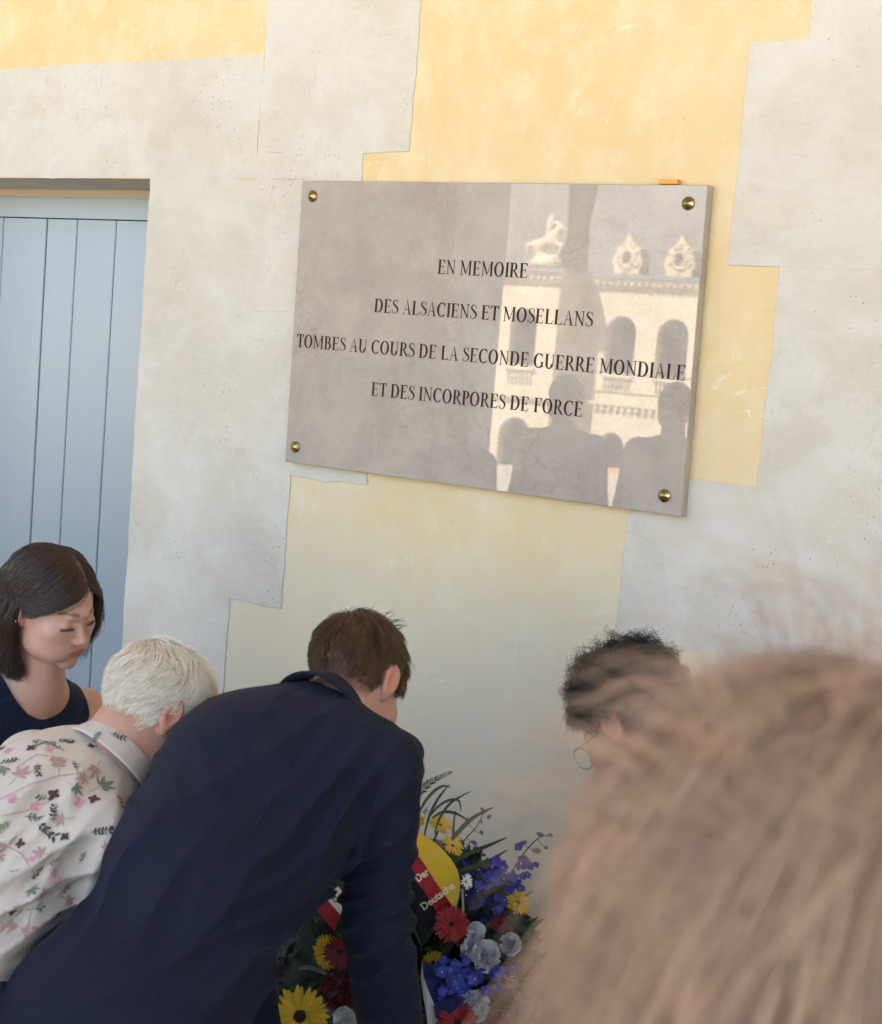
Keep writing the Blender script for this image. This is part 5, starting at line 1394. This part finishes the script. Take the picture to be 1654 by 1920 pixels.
# red and white ribbon end at the left, blue and white one at the bottom
r2 = bpy.data.objects.new('red_white_ribbon', None); COL.objects.link(r2); adopt(r2, wr)
for o, _ in ribbon([[(305, 790, 3.02), (375, 880, 2.99), (485, 990, 3.0), (600, 1080, 3.02)], [(368, 744, 3.0), (440, 828, 2.97), (530, 920, 2.98), (640, 1000, 3.02)], [(440, 690, 3.0), (500, 770, 2.98), (580, 850, 2.99), (680, 930, 3.02)]],
                   [M_RED, M_WRIB], ['red_band', 'white_band'], bulge=.003): adopt(o, r2)
M_BRN = plain('bronze_print', (.20, .10, .05), .6)
mb = MB()
for a_, b_ in (((392, 735), (418, 765)), ((405, 722), (430, 752)), ((400, 755), (428, 745)), ((415, 775), (434, 768))):
    p, q = c3(*a_, 2.968), c3(*b_, 2.964); s_ = unit(np.cross(q-p, cdir((0, 0, 1))))*.0016; mb.add([p-s_, q-s_, q+s_, p+s_], [(0, 1, 2, 3)])
mb.build('print', M_BRN, r2)
r3 = bpy.data.objects.new('blue_white_ribbon', None); COL.objects.link(r3); adopt(r3, wr)
for o, _ in ribbon([[(985, 1120, 3.0), (1010, 1200, 2.97), (1050, 1300, 2.98), (1075, 1400, 3.0)], [(890, 1080, 3.0), (900, 1180, 2.96), (940, 1290, 2.96), (985, 1380, 3.0)], [(880, 1180, 3.0), (895, 1280, 2.97), (915, 1400, 2.97), (930, 1480, 3.0)]],
                   [M_NRIB, M_WRIB], ['blue_band', 'white_band'], bulge=.004): adopt(o, r3)
for o, _ in ribbon([[(950, 1330, 2.96), (1020, 1290, 2.94), (1090, 1280, 2.95), (1150, 1300, 2.98)], [(965, 1400, 2.96), (1030, 1370, 2.93), (1095, 1340, 2.94), (1150, 1360, 2.98)]], [M_NRIB], ['blue_fold'], bulge=.006): adopt(o, r3)
# gerberas (crop x, crop y, radius, depth, facing)
K = 3.1*PXM
gerbera(c3(985, 365, 3.12), cdir((.35, -.95, -.55)), 74*K, PT_Y, disc=.2)
gerbera(c3(850, 350, 3.14), cdir((-.1, -.95, -.6)), 66*K, PT_Y, disc=.2)
gerbera(c3(1050, 475, 3.07), cdir((.55, -.75, -.6)), 72*K, PT_Y, disc=.2)
gerbera(c3(392, 1040, 3.03), cdir((-.55, -.1, -1)), 98*K, PT_Y)
gerbera(c3(235, 1385, 2.96), cdir((.05, -.25, -1)), 158*K, PT_Y, disc=.26)
gerbera(c3(1400, 780, 3.04), cdir((.4, -.7, -.7)), 78*K, PT_Y, disc=.2)
gerbera(c3(945, 1095, 3.06), cdir((.4, .1, -1)), 72*K, PT_Y)
gerbera(c3(1045, 893, 2.96), cdir((.0, -.30, -1)), 100*K, PT_R, rows=((30, 1.0, .05), (26, .8, .25), (18, .55, .5)), disc=.2)
gerbera(c3(445, 1040, 2.99), cdir((.2, 0, -1)), 92*K, PT_DR)
gerbera(c3(1080, 1415, 2.93), cdir((-.1, -.55, -1)), 112*K, PT_R, rows=((30, 1.0, .05), (26, .8, .25), (18, .55, .5)), disc=.2)
gerbera(c3(1305, 890, 3.03), cdir((.2, -.6, -.7)), 60*K, PT_DR)
carnation(c3(440, 1245, 2.98), cdir((-.2, -.2, -1)), 92*K, PT_DR, cnt=44)
carnation(c3(505, 1320, 2.97), cdir((-.1, -.2, -1)), 52*K, PT_R)
carnation(c3(1300, 1375, 2.98), cdir((.2, -.2, -1)), 78*K, PT_DR)
carnation(c3(1175, 935, 3.0), cdir((.1, -.5, -1)), 52*K, PT_W)
carnation(c3(1150, 1020, 2.99), cdir((-.2, -.3, -1)), 54*K, PT_W)
carnation(c3(1225, 1060, 2.96), cdir((.1, -.3, -1)), 78*K, PT_W, cnt=40)
carnation(c3(1360, 1000, 3.0), cdir((.2, -.3, -1)), 58*K, PT_W)
carnation(c3(1165, 1330, 2.97), cdir((0, -.3, -1)), 84*K, PT_W, cnt=40)
carnation(c3(480, 1400, 2.95), cdir((-.2, -.5, -1)), 64*K, PT_W)
gerbera(c3(1120, 665, 3.03), cdir((.7, -.2, -.6)), 46*K, PT_W, name='daisy', rows=((16, 1.0, .15), (12, .8, .3)), disc=.25, dm=M_DISCY)
carnation(c3(905, 290, 3.16), cdir((.1, -.8, -.6)), 24*K, PT_W, name='white_bud', cnt=10)
# delphiniums
def delphinium(stem, flo, buds, mat, d0):
    P = bezier([c3(x, y, d) for x, y, d in stem], 18); o = MB().tube(P, np.linspace(.0022, .0009, 18), 6).build('delphinium', LF, wr, True)
    flo = [(x+FR.uniform(-16, 16), y+FR.uniform(-16, 16), r*FR.uniform(.6, .8), dd+FR.uniform(-.012, .012)) for x, y, r, dd in flo for _ in range(2)]
    for x, y, r, dd in flo: floret(o, c3(x, y, d0+dd), cdir((FR.uniform(-.6, .7), FR.uniform(-.6, .4), -1)), r*K, mat)
    for x, y, r in buds:
        c = c3(x, y, d0+.06); ax_ = cdir((FR.uniform(-.3, 1), FR.uniform(-.5, .4), -.3)); near = min(P, key=lambda q: np.linalg.norm(q-c)); r *= K
        MB().lathe([(0, r), (r*.42, r*.7), (r*.55, 0), (r*.35, -r*.7), (0, -r)], c, ax_, 8).build('bud', PT_BU, o, True)
        MB().tube([near, (near+c)/2 + np.array([0, 0, -.004]), c], .0007, 5).build('stalk', LF, o)
delphinium([(1150, 950, 3.1), (1290, 760, 3.08), (1400, 560, 3.1), (1500, 440, 3.12), (1580, 412, 3.14)],
           [(1280, 560, 44, 0), (1310, 590, 46, .01), (1420, 560, 46, 0), (1408, 470, 32, .03), (1385, 650, 42, 0), (1345, 700, 44, -.01), (1312, 770, 42, 0), (1245, 640, 40, 0), (1485, 572, 30, .03),
            (1440, 620, 30, .02), (1270, 640, 48, -.02), (1330, 655, 40, .01), (1220, 690, 36, 0), (1295, 820, 34, 0), (1400, 700, 34, .02)],
           [(1520, 412, 24), (1575, 415, 16), (1552, 482, 22), (1500, 500, 28), (1430, 455, 22)], PT_B, 3.05)
delphinium([(1080, 760, 3.16), (1150, 640, 3.15), (1200, 540, 3.16), (1215, 470, 3.18)],
           [(1150, 620, 44, 0), (1200, 600, 40, .02), (1120, 720, 46, 0), (1190, 700, 50, 0), (1240, 760, 50, 0), (1170, 790, 48, 0), (1230, 860, 44, 0), (1130, 560, 32, .02), (1105, 500, 30, .03)],
           [(1215, 520, 18), (1180, 480, 16)], PT_BD, 3.10)
delphinium([(1050, 560, 3.16), (1110, 450, 3.18), (1180, 370, 3.2), (1220, 290, 3.2)], [(1090, 470, 34, .04)],
           [(1210, 278, 17), (1246, 318, 19), (1206, 345, 12), (1206, 402, 20), (1166, 456, 22), (1065, 400, 16), (1128, 330, 15)], PT_BD, 3.12)
lowf = [(1120+FR.normal()*78, 1190+FR.normal()*62, FR.uniform(34, 52), FR.uniform(-.02, .02)) for i in range(24)]
lowf += [(1270, 1130, 40, 0), (1290, 1240, 38, 0), (1240, 1260, 44, 0), (1060, 1120, 38, 0), (1120, 1080, 40, .01), (980, 1240, 40, 0), (1000, 1300, 36, 0), (1180, 1160, 46, -.02)]
delphinium([(1100, 1400, 3.0), (1120, 1200, 3.0), (1150, 1080, 3.02)], lowf, [(1240, 1080, 12), (1235, 1105, 10)], PT_B, 2.96)
# grasses and leaves
for pts, w_, m_ in (([(868, 305), (905, 235), (955, 178), (1005, 152), (1045, 163)], 17, LF), ([(900, 420), (925, 320), (965, 235), (1000, 185), (1035, 145)], 15, LF),
                    ([(925, 320), (975, 262), (1035, 228), (1085, 232), (1097, 295)], 14, LF), ([(955, 410), (985, 320), (1035, 250), (1095, 208), (1155, 180)], 14, LF),
                    ([(940, 325), (1000, 292), (1070, 300), (1145, 345)], 17, LF), ([(1000, 500), (1075, 405), (1165, 320), (1277, 264)], 24, LF),
                    ([(1048, 560), (1130, 515), (1240, 472), (1348, 426)], 22, LF), ([(1075, 608), (1170, 580), (1260, 545), (1348, 492)], 20, LF), ([(1030, 520), (1050, 440), (1060, 330), (1070, 280)], 12, LF),
                    ([(1215, 905), (1255, 980), (1310, 1040), (1385, 1105)], 52, LF), ([(1225, 905), (1300, 880), (1370, 905), (1410, 985)], 48, LF), ([(1300, 870), (1370, 800), (1430, 745), (1490, 712)], 14, LF),
                    ([(1230, 900), (1240, 960), (1250, 1010), (1290, 1060)], 40, LFD), ([(75, 1318), (170, 1232), (290, 1165), (425, 1185)], 24, LF), ([(125, 1400), (200, 1300), (300, 1215), (405, 1195)], 26, LF),
                    ([(150, 1420), (250, 1320), (340, 1240), (440, 1175)], 22, LF), ([(180, 1440), (230, 1330), (250, 1260), (330, 1180)], 20, LF), ([(230, 1130), (280, 1120), (340, 1140), (400, 1170)], 26, LFG),
                    ([(1330, 1000), (1350, 1100), (1400, 1180), (1420, 1260)], 30, LFD), ([(1345, 850), (1400, 900), (1450, 930), (1500, 990)], 36, LF), ([(880, 1000), (840, 900), (830, 860), (850, 830)], 14, LF)):
    blade(pts, w_, m_, d=3.05 + FR.uniform(-.01, .04))
for cx, cy_ in ((1370, 1240), (1350, 1190), (1385, 1290), (1330, 1230), (400, 1370), (460, 1385), (500, 1370)):
    for k in range(7):
        a = FR.uniform(-2.6, .6); L = FR.uniform(30, 58); blade([(cx, cy_), (cx+math.cos(a)*L*.5, cy_+math.sin(a)*L*.5-4), (cx+math.cos(a)*L, cy_+math.sin(a)*L)], 13, LFG, d=2.97, dd=.02, name='silver_leaf')
# fern frond
fp = bezier([c3(x, y, 3.12) for x, y in ((820, 262), (855, 205), (905, 155), (970, 112), (1042, 80))], 26)
mb = MB().tube(fp, np.linspace(.0012, .0004, 26), 5)
for i in range(1, 26):
    dr_ = unit(fp[i]-fp[i-1]); sd_ = unit(np.cross(dr_, cdir((0, 0, 1)))); L = .019*(1-i/26)**.8+.002
    for sg in (-1, 1):
        d = unit(sd_*sg*.8 + dr_*.8 + FR.normal(size=3)*.12); s_ = unit(np.cross(d, cdir((0, 0, 1))))*.0019; mb.add([fp[i], fp[i]+d*L*.5-s_, fp[i]+d*L, fp[i]+d*L*.5+s_], [(0, 1, 2, 3)])
mb.build('fern_frond', LF, wr)
